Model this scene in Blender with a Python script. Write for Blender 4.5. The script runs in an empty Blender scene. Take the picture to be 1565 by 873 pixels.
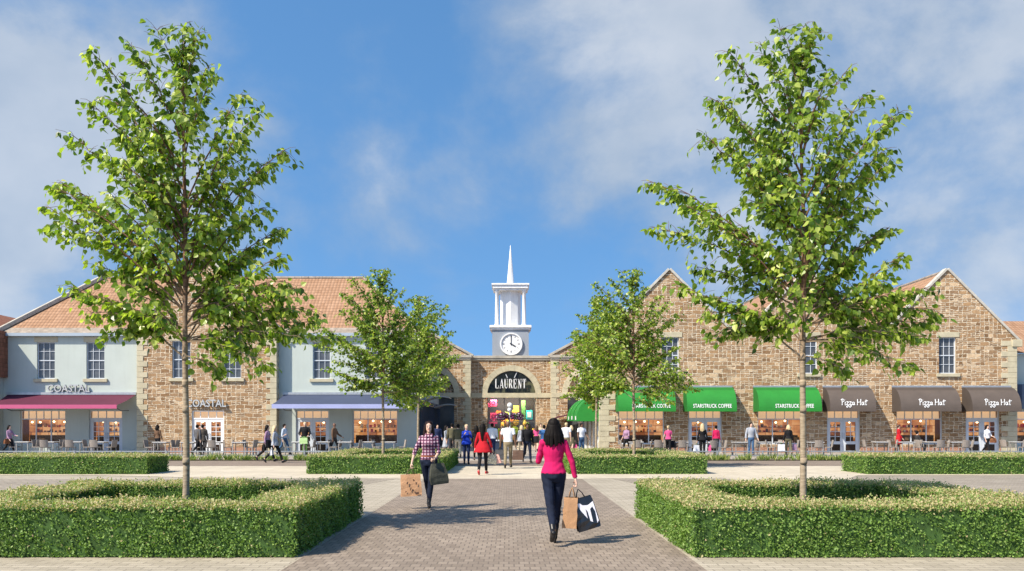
import bpy, math, random
import numpy as np
from mathutils import Vector, Matrix
R = math.radians
C = bpy.context.scene.collection
S = bpy.context.scene
F = 1400.0; VX = 778.0; VY = 650.0; CH = 1.7
def PX(px, Y): return (px - VX) * Y / F
def PZ(py, Y): return CH - (py - VY) * Y / F
def YG(py): return F * CH / (py - VY)

# ------------------------------------------------------------------ camera
cam = bpy.data.cameras.new('camera'); cam.sensor_width = 36
cam.lens = F / 1565 * 36; cam.shift_x = (782.5 - VX) / 1565; cam.shift_y = (VY - 436.5) / 1565
cam.clip_end = 2000; cam.clip_start = .1
co = bpy.data.objects.new('camera', cam); C.objects.link(co)
co.location = (0, 0, CH); co.rotation_euler = (R(90), 0, 0); S.camera = co

# ------------------------------------------------------------------ light
SUN_AZ, SUN_EL = R(52), R(46)
d = Vector((math.sin(SUN_AZ) * math.cos(SUN_EL), math.cos(SUN_AZ) * math.cos(SUN_EL), -math.sin(SUN_EL)))
sl = bpy.data.lights.new('sun', 'SUN'); sl.energy = 5.0; sl.angle = R(.5); sl.color = (1, .91, .77)
so = bpy.data.objects.new('sun', sl); C.objects.link(so); so.rotation_euler = d.to_track_quat('-Z', 'Y').to_euler()
S.view_settings.view_transform = 'Standard'; S.view_settings.look = 'None'
S.view_settings.exposure = 0.56; S.view_settings.gamma = 1
S.render.engine = 'CYCLES'
S.cycles.max_bounces = 6; S.cycles.diffuse_bounces = 2; S.cycles.transparent_max_bounces = 12

W = bpy.data.worlds.new('World'); S.world = W; W.use_nodes = True
nt = W.node_tree; nt.nodes.clear()
def N(tree, typ, **kw):
    n = tree.nodes.new(typ)
    for k, v in kw.items(): setattr(n, k, v)
    return n
def math_n(t, op, a, b=None, clamp=False):
    n = N(t, 'ShaderNodeMath', operation=op, use_clamp=clamp)
    for i, x in enumerate((a, b)):
        if x is None: continue
        if isinstance(x, (int, float)): n.inputs[i].default_value = x
        else: t.links.new(x, n.inputs[i])
    return n.outputs[0]
def ramp(t, fac, stops, interp='LINEAR'):
    r = N(t, 'ShaderNodeValToRGB'); r.color_ramp.interpolation = interp
    while len(r.color_ramp.elements) < len(stops): r.color_ramp.elements.new(.5)
    for e, (p, c) in zip(r.color_ramp.elements, stops): e.position = p; e.color = (*c, 1)
    t.links.new(fac, r.inputs[0]); return r.outputs[0]
tc = N(nt, 'ShaderNodeTexCoord')
up = N(nt, 'ShaderNodeVectorMath', operation='ADD'); up.inputs[1].default_value = (0, 0, .34)
nt.links.new(tc.outputs['Generated'], up.inputs[0])
nrm = N(nt, 'ShaderNodeVectorMath', operation='NORMALIZE'); nt.links.new(up.outputs[0], nrm.inputs[0])
sky = N(nt, 'ShaderNodeTexSky', sky_type='NISHITA', sun_disc=False)
sky.sun_elevation = SUN_EL; sky.sun_rotation = math.atan2(-d.x, -d.y); sky.air_density = 1.0; sky.dust_density = .6; sky.ozone_density = 1.0
nt.links.new(nrm.outputs[0], sky.inputs['Vector'])
hs = N(nt, 'ShaderNodeHueSaturation'); hs.inputs['Hue'].default_value = .495; hs.inputs['Saturation'].default_value = 1.24; hs.inputs['Value'].default_value = 1.92
nt.links.new(sky.outputs[0], hs.inputs['Color'])
# clouds: soft banks placed by direction, broken up by noise
def dirv(px, py):
    v = Vector(((px - VX) / F, 1, (VY - py) / F)); return v.normalized()
nz = N(nt, 'ShaderNodeTexNoise'); nz.inputs['Scale'].default_value = 4.4; nz.inputs['Detail'].default_value = 9; nz.inputs['Roughness'].default_value = .58; nz.inputs['Distortion'].default_value = .15
mp = N(nt, 'ShaderNodeMapping'); mp.inputs['Scale'].default_value = (1, 1, 1.25); mp.inputs['Location'].default_value = (1.3, .2, .55)
nt.links.new(tc.outputs['Generated'], mp.inputs[0]); nt.links.new(mp.outputs[0], nz.inputs['Vector'])
total = None
for px, py, rad, amp in [(60, 200, .17, 1.0), (380, 200, .09, .6), (-20, 330, .2, .95), (250, 300, .13, .75), (330, 360, .13, .7), (270, 110, .08, .7), (-280, 260, .30, .55),
                         (1050, 60, .24, .78), (1330, 120, .28, .9), (1480, 330, .30, .88), (880, 170, .18, .72), (690, 240, .14, .72), (560, 130, .10, .45), (820, 330, .10, .5), (1150, 330, .22, .62), (1750, 250, .4, .8)]:
    ds = N(nt, 'ShaderNodeVectorMath', operation='DISTANCE'); ds.inputs[1].default_value = dirv(px, py)
    nn = N(nt, 'ShaderNodeVectorMath', operation='NORMALIZE'); nt.links.new(tc.outputs['Generated'], nn.inputs[0]); nt.links.new(nn.outputs[0], ds.inputs[0])
    q = math_n(nt, 'DIVIDE', ds.outputs['Value'], rad)
    q = math_n(nt, 'MULTIPLY', q, q)
    g = math_n(nt, 'MULTIPLY', math_n(nt, 'EXPONENT', math_n(nt, 'MULTIPLY', q, -1.0)), amp)
    total = g if total is None else math_n(nt, 'MAXIMUM', total, g)
cl = math_n(nt, 'ADD', total, math_n(nt, 'MULTIPLY', math_n(nt, 'SUBTRACT', nz.outputs['Fac'], .52), 2.3))
cl = math_n(nt, 'MULTIPLY', cl, 1.0)
ss = N(nt, 'ShaderNodeMapRange', interpolation_type='SMOOTHSTEP'); ss.inputs['From Min'].default_value = .14; ss.inputs['From Max'].default_value = 1.0; ss.inputs['To Max'].default_value = .78
nt.links.new(cl, ss.inputs['Value'])
nz2 = N(nt, 'ShaderNodeTexNoise'); nz2.inputs['Scale'].default_value = 6.5; nz2.inputs['Detail'].default_value = 7; nt.links.new(mp.outputs[0], nz2.inputs['Vector'])
cc = ramp(nt, math_n(nt, 'ADD', math_n(nt, 'MULTIPLY', ss.outputs[0], .55), math_n(nt, 'MULTIPLY', nz2.outputs['Fac'], .7)), [(.35, (2.9, 3.75, 4.9)), (.62, (3.7, 4.35, 5.2)), (.9, (5.9, 6.2, 6.6))])
mx = N(nt, 'ShaderNodeMix', data_type='RGBA'); nt.links.new(cc, mx.inputs['B'])
nt.links.new(ss.outputs[0], mx.inputs['Factor']); nt.links.new(hs.outputs[0], mx.inputs['A'])
bg = N(nt, 'ShaderNodeBackground'); bg.inputs['Strength'].default_value = .085
wo = N(nt, 'ShaderNodeOutputWorld')
nt.links.new(mx.outputs['Result'], bg.inputs['Color']); nt.links.new(bg.outputs[0], wo.inputs[0])

# ------------------------------------------------------------------ materials
MATS = {}
def newmat(name):
    m = bpy.data.materials.new(name); m.use_nodes = True
    t = m.node_tree; b = t.nodes['Principled BSDF']; MATS[name] = m
    return m, t, b
def mixc(t, fac, a, b, mode='MIX'):
    n = N(t, 'ShaderNodeMix', data_type='RGBA', blend_type=mode)
    for s, x in (('Factor', fac), ('A', a), ('B', b)):
        i = n.inputs[s]
        if s == 'Factor': i = n.inputs[0]
        elif s == 'A': i = n.inputs[6]
        else: i = n.inputs[7]
        if isinstance(x, (int, float)): i.default_value = x
        elif isinstance(x, tuple): i.default_value = (*x, 1)
        else: t.links.new(x, i)
    return n.outputs[2]
def noise(t, vec, scale, detail=4, rough=.55, dist=0):
    n = N(t, 'ShaderNodeTexNoise'); n.inputs['Scale'].default_value = scale; n.inputs['Detail'].default_value = detail
    n.inputs['Roughness'].default_value = rough; n.inputs['Distortion'].default_value = dist
    if vec is not None: t.links.new(vec, n.inputs['Vector'])
    return n
def bump(t, b, h, strength, dist=.02):
    n = N(t, 'ShaderNodeBump'); n.inputs['Strength'].default_value = strength; n.inputs['Distance'].default_value = dist
    t.links.new(h, n.inputs['Height']); t.links.new(n.outputs[0], b.inputs['Normal'])
def mat(name, col, rough=.7, var=.12, scale=4, metallic=0, bmp=0, spec=.35, fine=0, streak=0):
    """plain surface with slight wear: colour varies by noise"""
    m, t, b = newmat(name)
    tc = N(t, 'ShaderNodeTexCoord'); n = noise(t, tc.outputs['Object'], scale, 6, .6)
    lo = tuple(max(0, c * (1 - var)) for c in col); hi = tuple(min(1, c * (1 + var)) for c in col)
    c = ramp(t, n.outputs['Fac'], [(.3, lo), (.7, hi)])
    if streak:
        mp_ = N(t, 'ShaderNodeMapping'); mp_.inputs['Scale'].default_value = (5, 5, .35); t.links.new(tc.outputs['Object'], mp_.inputs[0]); s_ = noise(t, mp_.outputs[0], 1, 6, .6)
        c = mixc(t, streak, c, ramp(t, s_.outputs['Fac'], [(.34, (.62, .63, .6)), (.5, (1, 1, 1)), (.8, (1.04, 1.04, 1.03))]), 'MULTIPLY')
    t.links.new(c, b.inputs['Base Color']); b.inputs['Roughness'].default_value = rough
    b.inputs['Metallic'].default_value = metallic; b.inputs['Specular IOR Level'].default_value = spec
    if bmp:
        n2 = noise(t, tc.outputs['Object'], fine or scale * 12, 4); bump(t, b, n2.outputs['Fac'], bmp)
    return m
def emit(name, col, st):
    m, t, b = newmat(name); b.inputs['Base Color'].default_value = (*[min(1, c) for c in col], 1)
    b.inputs['Emission Color'].default_value = (*col, 1); b.inputs['Emission Strength'].default_value = st; return m
def brick(t, vec, w, h, mortar, off=.5, freq=2, c1=(0, 0, 0), c2=(1, 1, 1), smooth=.1):
    n = N(t, 'ShaderNodeTexBrick'); n.offset = off; n.offset_frequency = freq; n.squash = 1
    n.inputs['Color1'].default_value = (*c1, 1); n.inputs['Color2'].default_value = (*c2, 1); n.inputs['Mortar'].default_value = (0, 0, 0, 1)
    n.inputs['Scale'].default_value = 1; n.inputs['Mortar Size'].default_value = mortar; n.inputs['Mortar Smooth'].default_value = smooth
    n.inputs['Brick Width'].default_value = w; n.inputs['Row Height'].default_value = h; n.inputs['Bias'].default_value = 0
    t.links.new(vec, n.inputs['Vector']); return n
def uvn(t):
    return N(t, 'ShaderNodeUVMap').outputs[0]
def warp(t, vec, scale, amt):
    n = noise(t, vec, scale, 3)
    s = N(t, 'ShaderNodeVectorMath', operation='SUBTRACT'); t.links.new(n.outputs['Color'], s.inputs[0]); s.inputs[1].default_value = (.5, .5, .5)
    k = N(t, 'ShaderNodeVectorMath', operation='SCALE'); t.links.new(s.outputs[0], k.inputs[0]); k.inputs['Scale'].default_value = amt
    a = N(t, 'ShaderNodeVectorMath', operation='ADD'); t.links.new(vec, a.inputs[0]); t.links.new(k.outputs[0], a.inputs[1])
    return a.outputs[0]

def stone_mat(name='rubble_stone', W=.54, H=.245, dark=1.06):
    m, t, b = newmat(name)
    uv = warp(t, warp(t, uvn(t), 1.3, .22), 5.5, .105)
    A = brick(t, uv, W, H, .019)
    B = brick(t, uv, W / 2, H / 2, .016, off=0)
    Bv = brick(t, uv, W, H / 2, .016, off=.5, freq=4)
    Ch = brick(t, uv, W / 2, H, .017, off=0)
    ta = N(t, 'ShaderNodeRGBToBW'); t.links.new(A.outputs['Color'], ta.inputs[0])
    def gt(x, v): return math_n(t, 'GREATER_THAN', x, v)
    # choose per large block how it is split
    s1 = gt(ta.outputs[0], .30); s2 = gt(ta.outputs[0], .62); s3 = gt(ta.outputs[0], .80)
    def pick(o):
        x = mixc(t, s1, A.outputs[o], Ch.outputs[o]); x = mixc(t, s2, x, B.outputs[o]); return mixc(t, s3, x, Bv.outputs[o])
    mn = noise(t, uvn(t), 7, 3); fac = math_n(t, 'MULTIPLY', math_n(t, 'MAXIMUM', pick('Fac'), A.outputs['Fac']), ramp(t, mn.outputs['Fac'], [(.32, (.25, .25, .25)), (.55, (1, 1, 1))]))
    rnd = pick('Color')
    rb = N(t, 'ShaderNodeRGBToBW'); t.links.new(rnd, rb.inputs[0])
    k1 = dark
    h2 = N(t, 'ShaderNodeTexWhiteNoise', noise_dimensions='1D'); t.links.new(rb.outputs[0], h2.inputs['W'])
    k = dark
    col = ramp(t, h2.outputs['Value'], [(0, (.22 * k, .145 * k, .085 * k)), (.18, (.33 * k, .22 * k, .13 * k)), (.38, (.42 * k, .29 * k, .175 * k)), (.55, (.29 * k, .205 * k, .135 * k)), (.72, (.47 * k, .335 * k, .21 * k)), (.86, (.39 * k, .295 * k, .205 * k)), (.96, (.62 * k, .5 * k, .36 * k))])
    g = noise(t, uvn(t), 9, 6, .7); col = mixc(t, .55, col, ramp(t, g.outputs['Fac'], [(.25, (.42, .39, .36)), (.68, (1.05, 1.02, .97))]), 'MULTIPLY')
    g2 = noise(t, uvn(t), .35, 3); col = mixc(t, .4, col, ramp(t, g2.outputs['Fac'], [(.3, (.72, .72, .74)), (.7, (1.12, 1.06, 1.0))]), 'MULTIPLY')
    mort = (.70 * k, .61 * k, .465 * k); col = mixc(t, 1.0, col, (1.03, .97, .885), 'MULTIPLY')
    col = mixc(t, fac, col, mort)
    g3 = noise(t, uvn(t), 3.2, 5, .7); col = mixc(t, .45, col, ramp(t, g3.outputs['Fac'], [(.32, (.58, .56, .55)), (.62, (1.16, 1.13, 1.08))]), 'MULTIPLY')
    t.links.new(col, b.inputs['Base Color']); b.inputs['Roughness'].default_value = .9; b.inputs['Specular IOR Level'].default_value = .15
    inv = math_n(t, 'SUBTRACT', 1, fac)
    hh = math_n(t, 'ADD', math_n(t, 'MULTIPLY', inv, .6), math_n(t, 'MULTIPLY', math_n(t, 'ADD', g.outputs['Fac'], h2.outputs['Value']), .35))
    bump(t, b, hh, 1.0, .07)
    return m
def tile_mat(name, base, hi, rw=.22, rh=.33):
    m, t, b = newmat(name); uv = uvn(t)
    br = brick(t, warp(t, uv, 3, .015), rw, rh, .0, off=0)
    sep = N(t, 'ShaderNodeSeparateXYZ'); t.links.new(uv, sep.inputs[0])
    fx = math_n(t, 'FRACT', math_n(t, 'DIVIDE', sep.outputs[0], rw)); fy = math_n(t, 'FRACT', math_n(t, 'DIVIDE', sep.outputs[1], rh))
    wave = math_n(t, 'SINE', math_n(t, 'MULTIPLY', fx, math.pi))
    step = math_n(t, 'SUBTRACT', 1, fy)
    h = math_n(t, 'ADD', math_n(t, 'MULTIPLY', wave, .5), math_n(t, 'MULTIPLY', step, .9))
    n = noise(t, uv, .8, 5, .65); n2 = noise(t, uv, 14, 3)
    rb = N(t, 'ShaderNodeRGBToBW'); t.links.new(br.outputs['Color'], rb.inputs[0])
    c = ramp(t, rb.outputs[0], [(0, base), (1, hi)])
    c = mixc(t, .6, c, ramp(t, n.outputs['Fac'], [(.25, (.84, .81, .79)), (.7, (1.05, 1.04, 1.03))]), 'MULTIPLY')
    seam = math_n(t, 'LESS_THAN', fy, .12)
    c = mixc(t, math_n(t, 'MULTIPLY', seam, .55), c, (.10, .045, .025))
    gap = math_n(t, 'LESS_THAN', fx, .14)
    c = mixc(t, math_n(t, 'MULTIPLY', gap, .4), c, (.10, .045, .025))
    # weathered, mossy band of the lowest courses
    low = N(t, 'ShaderNodeTexCoord'); 
    t.links.new(c, b.inputs['Base Color']); b.inputs['Roughness'].default_value = .85; b.inputs['Specular IOR Level'].default_value = .2
    bump(t, b, math_n(t, 'ADD', h, math_n(t, 'MULTIPLY', n2.outputs['Fac'], .2)), .9, .05)
    return m
def paver_mat(name, c1, c2, joint, w=.11, h=.2, rot=0, mort=.006, big=.5):
    m, t, b = newmat(name)
    mp = N(t, 'ShaderNodeMapping'); mp.inputs['Rotation'].default_value = (0, 0, rot); t.links.new(uvn(t), mp.inputs[0])
    uv = warp(t, mp.outputs[0], 6, .008)
    br = brick(t, uv, w, h, mort, off=.5, smooth=.2)
    rb = N(t, 'ShaderNodeRGBToBW'); t.links.new(br.outputs['Color'], rb.inputs[0])
    c = ramp(t, rb.outputs[0], [(0, c1), (1, c2)])
    n = noise(t, uvn(t), big, 5, .6); c = mixc(t, .6, c, ramp(t, n.outputs['Fac'], [(.28, (.74, .73, .72)), (.72, (1.12, 1.11, 1.1))]), 'MULTIPLY')
    n4 = noise(t, uvn(t), 2.3, 6, .72); c = mixc(t, .5, c, ramp(t, n4.outputs['Fac'], [(.30, (.66, .64, .62)), (.44, (1, 1, 1)), (.75, (1.06, 1.05, 1.04))]), 'MULTIPLY')
    n3 = noise(t, uvn(t), 40, 3, .7); c = mixc(t, .35, c, ramp(t, n3.outputs['Fac'], [(.3, (.7, .7, .7)), (.7, (1.15, 1.15, 1.15))]), 'MULTIPLY')
    c = mixc(t, br.outputs['Fac'], c, joint)
    t.links.new(c, b.inputs['Base Color']); b.inputs['Roughness'].default_value = .82; b.inputs['Specular IOR Level'].default_value = .25
    bump(t, b, math_n(t, 'ADD', math_n(t, 'MULTIPLY', math_n(t, 'SUBTRACT', 1, br.outputs['Fac']), 1), math_n(t, 'MULTIPLY', n3.outputs['Fac'], .25)), .5, .006)
    return m
def leaf_mat(name, stops, rough=.45, trans=.35, spec=.4):
    m, t, b = newmat(name)
    at = N(t, 'ShaderNodeAttribute', attribute_name='tint')
    c = ramp(t, at.outputs['Fac'], stops)
    t.links.new(c, b.inputs['Base Color']); b.inputs['Roughness'].default_value = rough; b.inputs['Specular IOR Level'].default_value = spec
    tr = N(t, 'ShaderNodeBsdfTranslucent'); br = mixc(t, 1.0, c, (1.5, 1.65, .7), 'MULTIPLY'); t.links.new(br, tr.inputs['Color'])
    mix = N(t, 'ShaderNodeMixShader'); mix.inputs[0].default_value = trans
    t.links.new(b.outputs[0], mix.inputs[1]); t.links.new(tr.outputs[0], mix.inputs[2])
    t.links.new(mix.outputs[0], t.nodes['Material Output'].inputs[0]); return m

STONE = stone_mat()
STONE2 = stone_mat('small_rubble_stone', .56, .24)
TILE = tile_mat('terracotta_pantile', (.33, .19, .11), (.41, .25, .155))
TILE_D = tile_mat('dark_clay_tile', (.20, .085, .05), (.30, .13, .08), .2, .25)
ROOF_EDGE = mat('weathered_tile', (.30, .25, .20), .9, .3, 3, bmp=.5)
COPING = mat('coping_stone', (.40, .37, .31), .85, .22, 2.2, bmp=.3)
COPING_L = mat('pale_coping_stone', (.46, .43, .37), .85, .18, 2.2, bmp=.3)
QUOIN = mat('quoin_stone', (.47, .42, .29), .85, .16, 2.0, bmp=.35)
REVEAL = mat('mortar_reveal', (.42, .34, .24), .9)
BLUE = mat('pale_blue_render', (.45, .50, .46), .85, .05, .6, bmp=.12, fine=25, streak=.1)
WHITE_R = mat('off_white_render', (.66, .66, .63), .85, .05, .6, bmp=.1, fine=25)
SHADED_R = mat('shaded_grey_render', (.26, .31, .34), .8, .08, .8)  # alley side wall: its shade is painted in as a darker grey-blue
FASCIA = mat('grey_blue_paint', (.34, .40, .46), .5, .06, 2)
FRAME_G = mat('pale_grey_frame', (.56, .60, .64), .45, .04, 3)
FRAME_W = mat('white_painted_frame', (.80, .80, .79), .45, .04, 3)
WHITE = mat('white_paint', (.76, .76, .75), .5, .04, 2, streak=.3)
TOWER_G = mat('tower_grey_paint', (.27, .30, .34), .6, .05, 1.2)
DARK = mat('dark_metal', (.035, .037, .042), .4, .1, 4)
NAVY = mat('navy_shopfront', (.025, .04, .075), .45, .12, 3)
GREYBOX = mat('galvanised_metal', (.42, .43, .44), .45, .12, 5, metallic=.6)
BRICKR = paver_mat('red_brick_plinth', (.30, .12, .07), (.42, .19, .11), (.42, .35, .28), .225, .075, 0, .008)
def glass_mat(name, dark=.0, alpha=.85):
    m, t, b = newmat(name); b.inputs['Base Color'].default_value = (.015, .018, .022, 1); b.inputs['Roughness'].default_value = .04
    b.inputs['Specular IOR Level'].default_value = .7
    if alpha:
        tr = N(t, 'ShaderNodeBsdfTransparent'); tr.inputs[0].default_value = (.93, .95, .94, 1)
        gl = N(t, 'ShaderNodeBsdfGlossy'); gl.inputs['Roughness'].default_value = .03
        lw = N(t, 'ShaderNodeLayerWeight'); lw.inputs[0].default_value = .25
        mx = N(t, 'ShaderNodeMixShader'); t.links.new(math_n(t, 'ADD', math_n(t, 'MULTIPLY', lw.outputs['Fresnel'], .7), .02), mx.inputs[0])
        t.links.new(tr.outputs[0], mx.inputs[1]); t.links.new(gl.outputs[0], mx.inputs[2]); t.links.new(mx.outputs[0], t.nodes['Material Output'].inputs[0])
    return m
GLASS = glass_mat('shop_glass')
def dark_glass():
    m, t, b = newmat('dark_window_glass')
    tc = N(t, 'ShaderNodeTexCoord'); n = noise(t, tc.outputs['Object'], .8, 3)
    c = ramp(t, n.outputs['Fac'], [(.3, (.045, .05, .058)), (.7, (.11, .115, .12))]); t.links.new(c, b.inputs['Base Color'])
    b.inputs['Roughness'].default_value = .08; b.inputs['Specular IOR Level'].default_value = .5
    return m
DGLASS = dark_glass()
def glow_mat():
    m, t, b = newmat('lit_shop_interior'); uv = uvn(t)
    mp = N(t, 'ShaderNodeMapping'); mp.inputs['Scale'].default_value = (1.0, 1.6, 1); t.links.new(uv, mp.inputs[0])
    n = noise(t, mp.outputs[0], 1.3, 5, .6, .6); br = brick(t, uv, .55, .42, .02, off=.3)
    rb = N(t, 'ShaderNodeRGBToBW'); t.links.new(br.outputs['Color'], rb.inputs[0])
    v = math_n(t, 'ADD', math_n(t, 'MULTIPLY', n.outputs['Fac'], .8), math_n(t, 'MULTIPLY', rb.outputs[0], .28))
    c = ramp(t, v, [(.22, (.035, .010, .003)), (.4, (.24, .07, .018)), (.55, (.50, .20, .06)), (.7, (.62, .33, .14)), (.88, (.85, .62, .38))])
    b.inputs['Base Color'].default_value = (.2, .1, .05, 1)
    t.links.new(c, b.inputs['Emission Color']); b.inputs['Emission Strength'].default_value = .8
    return m
GLOW = glow_mat()
GLOWT = emit('lit_shop_ceiling', (.62, .40, .22), .6)
LAMPG = emit('pendant_lamp_glow', (1, .75, .42), 4)
WOODD = mat('dark_wood', (.10, .045, .02), .5, .25, 6)
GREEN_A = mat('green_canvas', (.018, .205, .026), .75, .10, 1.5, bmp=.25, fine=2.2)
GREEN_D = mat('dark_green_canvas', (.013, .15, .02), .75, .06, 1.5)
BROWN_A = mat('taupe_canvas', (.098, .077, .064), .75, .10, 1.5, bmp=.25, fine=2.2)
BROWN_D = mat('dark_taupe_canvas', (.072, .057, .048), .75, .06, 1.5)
MAROON = mat('maroon_canvas', (.095, .014, .036), .75, .08, .8)
PINKV = mat('pink_valance', (.46, .09, .19), .75, .05, 1)
PURPLE = mat('blue_violet_canvas', (.048, .063, .112), .75, .08, .8)
PURPV = mat('lilac_valance', (.33, .36, .58), .75, .05, 1)
LETTER = mat('brushed_letter_grey', (.42, .44, .45), .5, .08, 6)
LETTERS = mat('letter_return_dark', (.16, .18, .19), .6, .08, 6)

# ------------------------------------------------------------------ mesh helpers
ORG = {}
def face_uv(me, P):
    uvl = me.uv_layers.new(name='UVMap'); data = uvl.data
    Z = Vector((0, 0, 1))
    for p in me.polygons:
        n = p.normal
        if abs(n.z) > .995: u = Vector((1, 0, 0)); v = Vector((0, 1, 0))
        else:
            u = Z.cross(n).normalized(); v = n.cross(u)
        for li in p.loop_indices:
            q = P[me.loops[li].vertex_index]
            data[li].uv = (u.x * q[0] + u.y * q[1] + u.z * q[2], v.x * q[0] + v.y * q[1] + v.z * q[2])
def tag(o, label=None, cat=None, group=None, kind=None):
    if label: o['label'] = label
    if cat: o['category'] = cat
    if group: o['group'] = group
    if kind: o['kind'] = kind
    return o
def empty(name, loc, label, cat, group=None, rz=0):
    o = bpy.data.objects.new(name, None); C.objects.link(o); o.location = loc; o.rotation_euler = (0, 0, rz)
    o.empty_display_size = .2
    tag(o, label, cat, group); ORG[o] = Vector((0, 0, 0)); return o
def bempty(name, loc, label, cat, group=None):
    """an Empty whose parts are given in world coordinates"""
    o = empty(name, loc, label, cat, group); ORG[o] = Vector(loc); return o
class MB:
    def __init__(s): s.v = []; s.f = []; s.m = []
    def add(s, vs, fs, mi=0):
        o = len(s.v); s.v += [tuple(x) for x in vs]; s.f += [tuple(i + o for i in f) for f in fs]
        s.m += [mi] * len(fs) if isinstance(mi, int) else list(mi); return s
    def box(s, x0, x1, y0, y1, z0, z1, mi=0):
        vs = [(x0, y0, z0), (x1, y0, z0), (x1, y1, z0), (x0, y1, z0), (x0, y0, z1), (x1, y0, z1), (x1, y1, z1), (x0, y1, z1)]
        return s.add(vs, [(0, 3, 2, 1), (4, 5, 6, 7), (0, 1, 5, 4), (1, 2, 6, 5), (2, 3, 7, 6), (3, 0, 4, 7)], mi)
    def bar(s, a, b, w, h, mi=0, up=(0, 0, 1)):
        a = Vector(a); b = Vector(b); t = (b - a).normalized(); u = t.cross(Vector(up))
        if u.length < 1e-4: u = t.cross(Vector((1, 0, 0)))
        u.normalize(); v = u.cross(t)
        vs = [p + u * (i * w / 2) + v * (j * h / 2) for p in (a, b) for i, j in ((-1, -1), (1, -1), (1, 1), (-1, 1))]
        return s.add(vs, [(3, 2, 1, 0), (4, 5, 6, 7), (0, 1, 5, 4), (1, 2, 6, 5), (2, 3, 7, 6), (3, 0, 4, 7)], mi)
    def tube(s, pts, rad, seg=8, mi=0, cap=True):
        pts = [Vector(p) for p in pts]; n = len(pts)
        if isinstance(rad, (int, float)): rad = [rad] * n
        vs = []; prev = None
        for i, p in enumerate(pts):
            t = (pts[min(i + 1, n - 1)] - pts[max(i - 1, 0)]).normalized()
            if prev is None:
                u = t.cross(Vector((0, 0, 1)));
                if u.length < .05: u = t.cross(Vector((0, 1, 0)))
            else: u = prev - t * prev.dot(t)
            u.normalize(); prev = u; w = t.cross(u)
            for k in range(seg):
                a = 2 * math.pi * k / seg; vs.append(p + (u * math.cos(a) + w * math.sin(a)) * rad[i])
        fs = [(i * seg + k, i * seg + (k + 1) % seg, (i + 1) * seg + (k + 1) % seg, (i + 1) * seg + k) for i in range(n - 1) for k in range(seg)]
        if cap: fs += [tuple(reversed(range(seg))), tuple(range((n - 1) * seg, n * seg))]
        return s.add(vs, fs, mi)
    def lathe(s, prof, cx, cy, seg=16, mi=0):
        vs = [(cx + r * math.cos(2 * math.pi * k / seg), cy + r * math.sin(2 * math.pi * k / seg), z) for r, z in prof for k in range(seg)]
        n = len(prof)
        fs = [(i * seg + k, i * seg + (k + 1) % seg, (i + 1) * seg + (k + 1) % seg, (i + 1) * seg + k) for i in range(n - 1) for k in range(seg)]
        fs += [tuple(reversed(range(seg))), tuple(range((n - 1) * seg, n * seg))]
        return s.add(vs, fs, mi)
    def sphere(s, c, r, seg=12, rings=8, mi=0):
        if isinstance(r, (int, float)): r = (r, r, r)
        vs = [(c[0], c[1], c[2] - r[2])]
        for i in range(1, rings):
            ph = math.pi * i / rings
            for k in range(seg):
                a = 2 * math.pi * k / seg; vs.append((c[0] + r[0] * math.sin(ph) * math.cos(a), c[1] + r[1] * math.sin(ph) * math.sin(a), c[2] - r[2] * math.cos(ph)))
        vs.append((c[0], c[1], c[2] + r[2])); L = len(vs) - 1
        fs = [(0, 1 + (k + 1) % seg, 1 + k) for k in range(seg)]
        for i in range(rings - 2):
            for k in range(seg): fs.append((1 + i * seg + k, 1 + i * seg + (k + 1) % seg, 1 + (i + 1) * seg + (k + 1) % seg, 1 + (i + 1) * seg + k))
        fs += [(L, 1 + (rings - 2) * seg + k, 1 + (rings - 2) * seg + (k + 1) % seg) for k in range(seg)]
        return s.add(vs, fs, mi)
    def prism(s, poly, y0, y1, mi=0):
        """poly in (x,z), extruded along y; poly counter-clockwise seen from -y"""
        n = len(poly); vs = [(x, y0, z) for x, z in poly] + [(x, y1, z) for x, z in poly]
        fs = [tuple(range(n)), tuple(reversed(range(n, 2 * n)))] + [(i + n, (i + 1) % n + n, (i + 1) % n, i) for i in range(n)]
        fs = [fs[0], fs[1]] + [tuple(f) for f in fs[2:]]
        return s.add(vs, fs, mi)
    def build(s, name, mats, parent=None, smooth=False, org=None, uv=True, bevel=0):
        if not isinstance(mats, (list, tuple)): mats = [mats]
        me = bpy.data.meshes.new(name)
        off = ORG.get(parent, Vector((0, 0, 0))) if org is None else Vector(org)
        me.from_pydata([(x - off.x, y - off.y, z - off.z) for x, y, z in s.v], [], s.f)
        for m in mats: me.materials.append(m)
        me.polygons.foreach_set('material_index', s.m)
        if smooth: me.polygons.foreach_set('use_smooth', [True] * len(s.f))
        me.update()
        if uv: face_uv(me, s.v)
        o = bpy.data.objects.new(name, me); C.objects.link(o)
        if parent is not None: o.parent = parent
        elif org is not None: o.location = off
        if bevel:
            b = o.modifiers.new('bevel', 'BEVEL'); b.width = bevel; b.segments = 2; b.limit_method = 'ANGLE'
        ORG[o] = off
        return o

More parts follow.
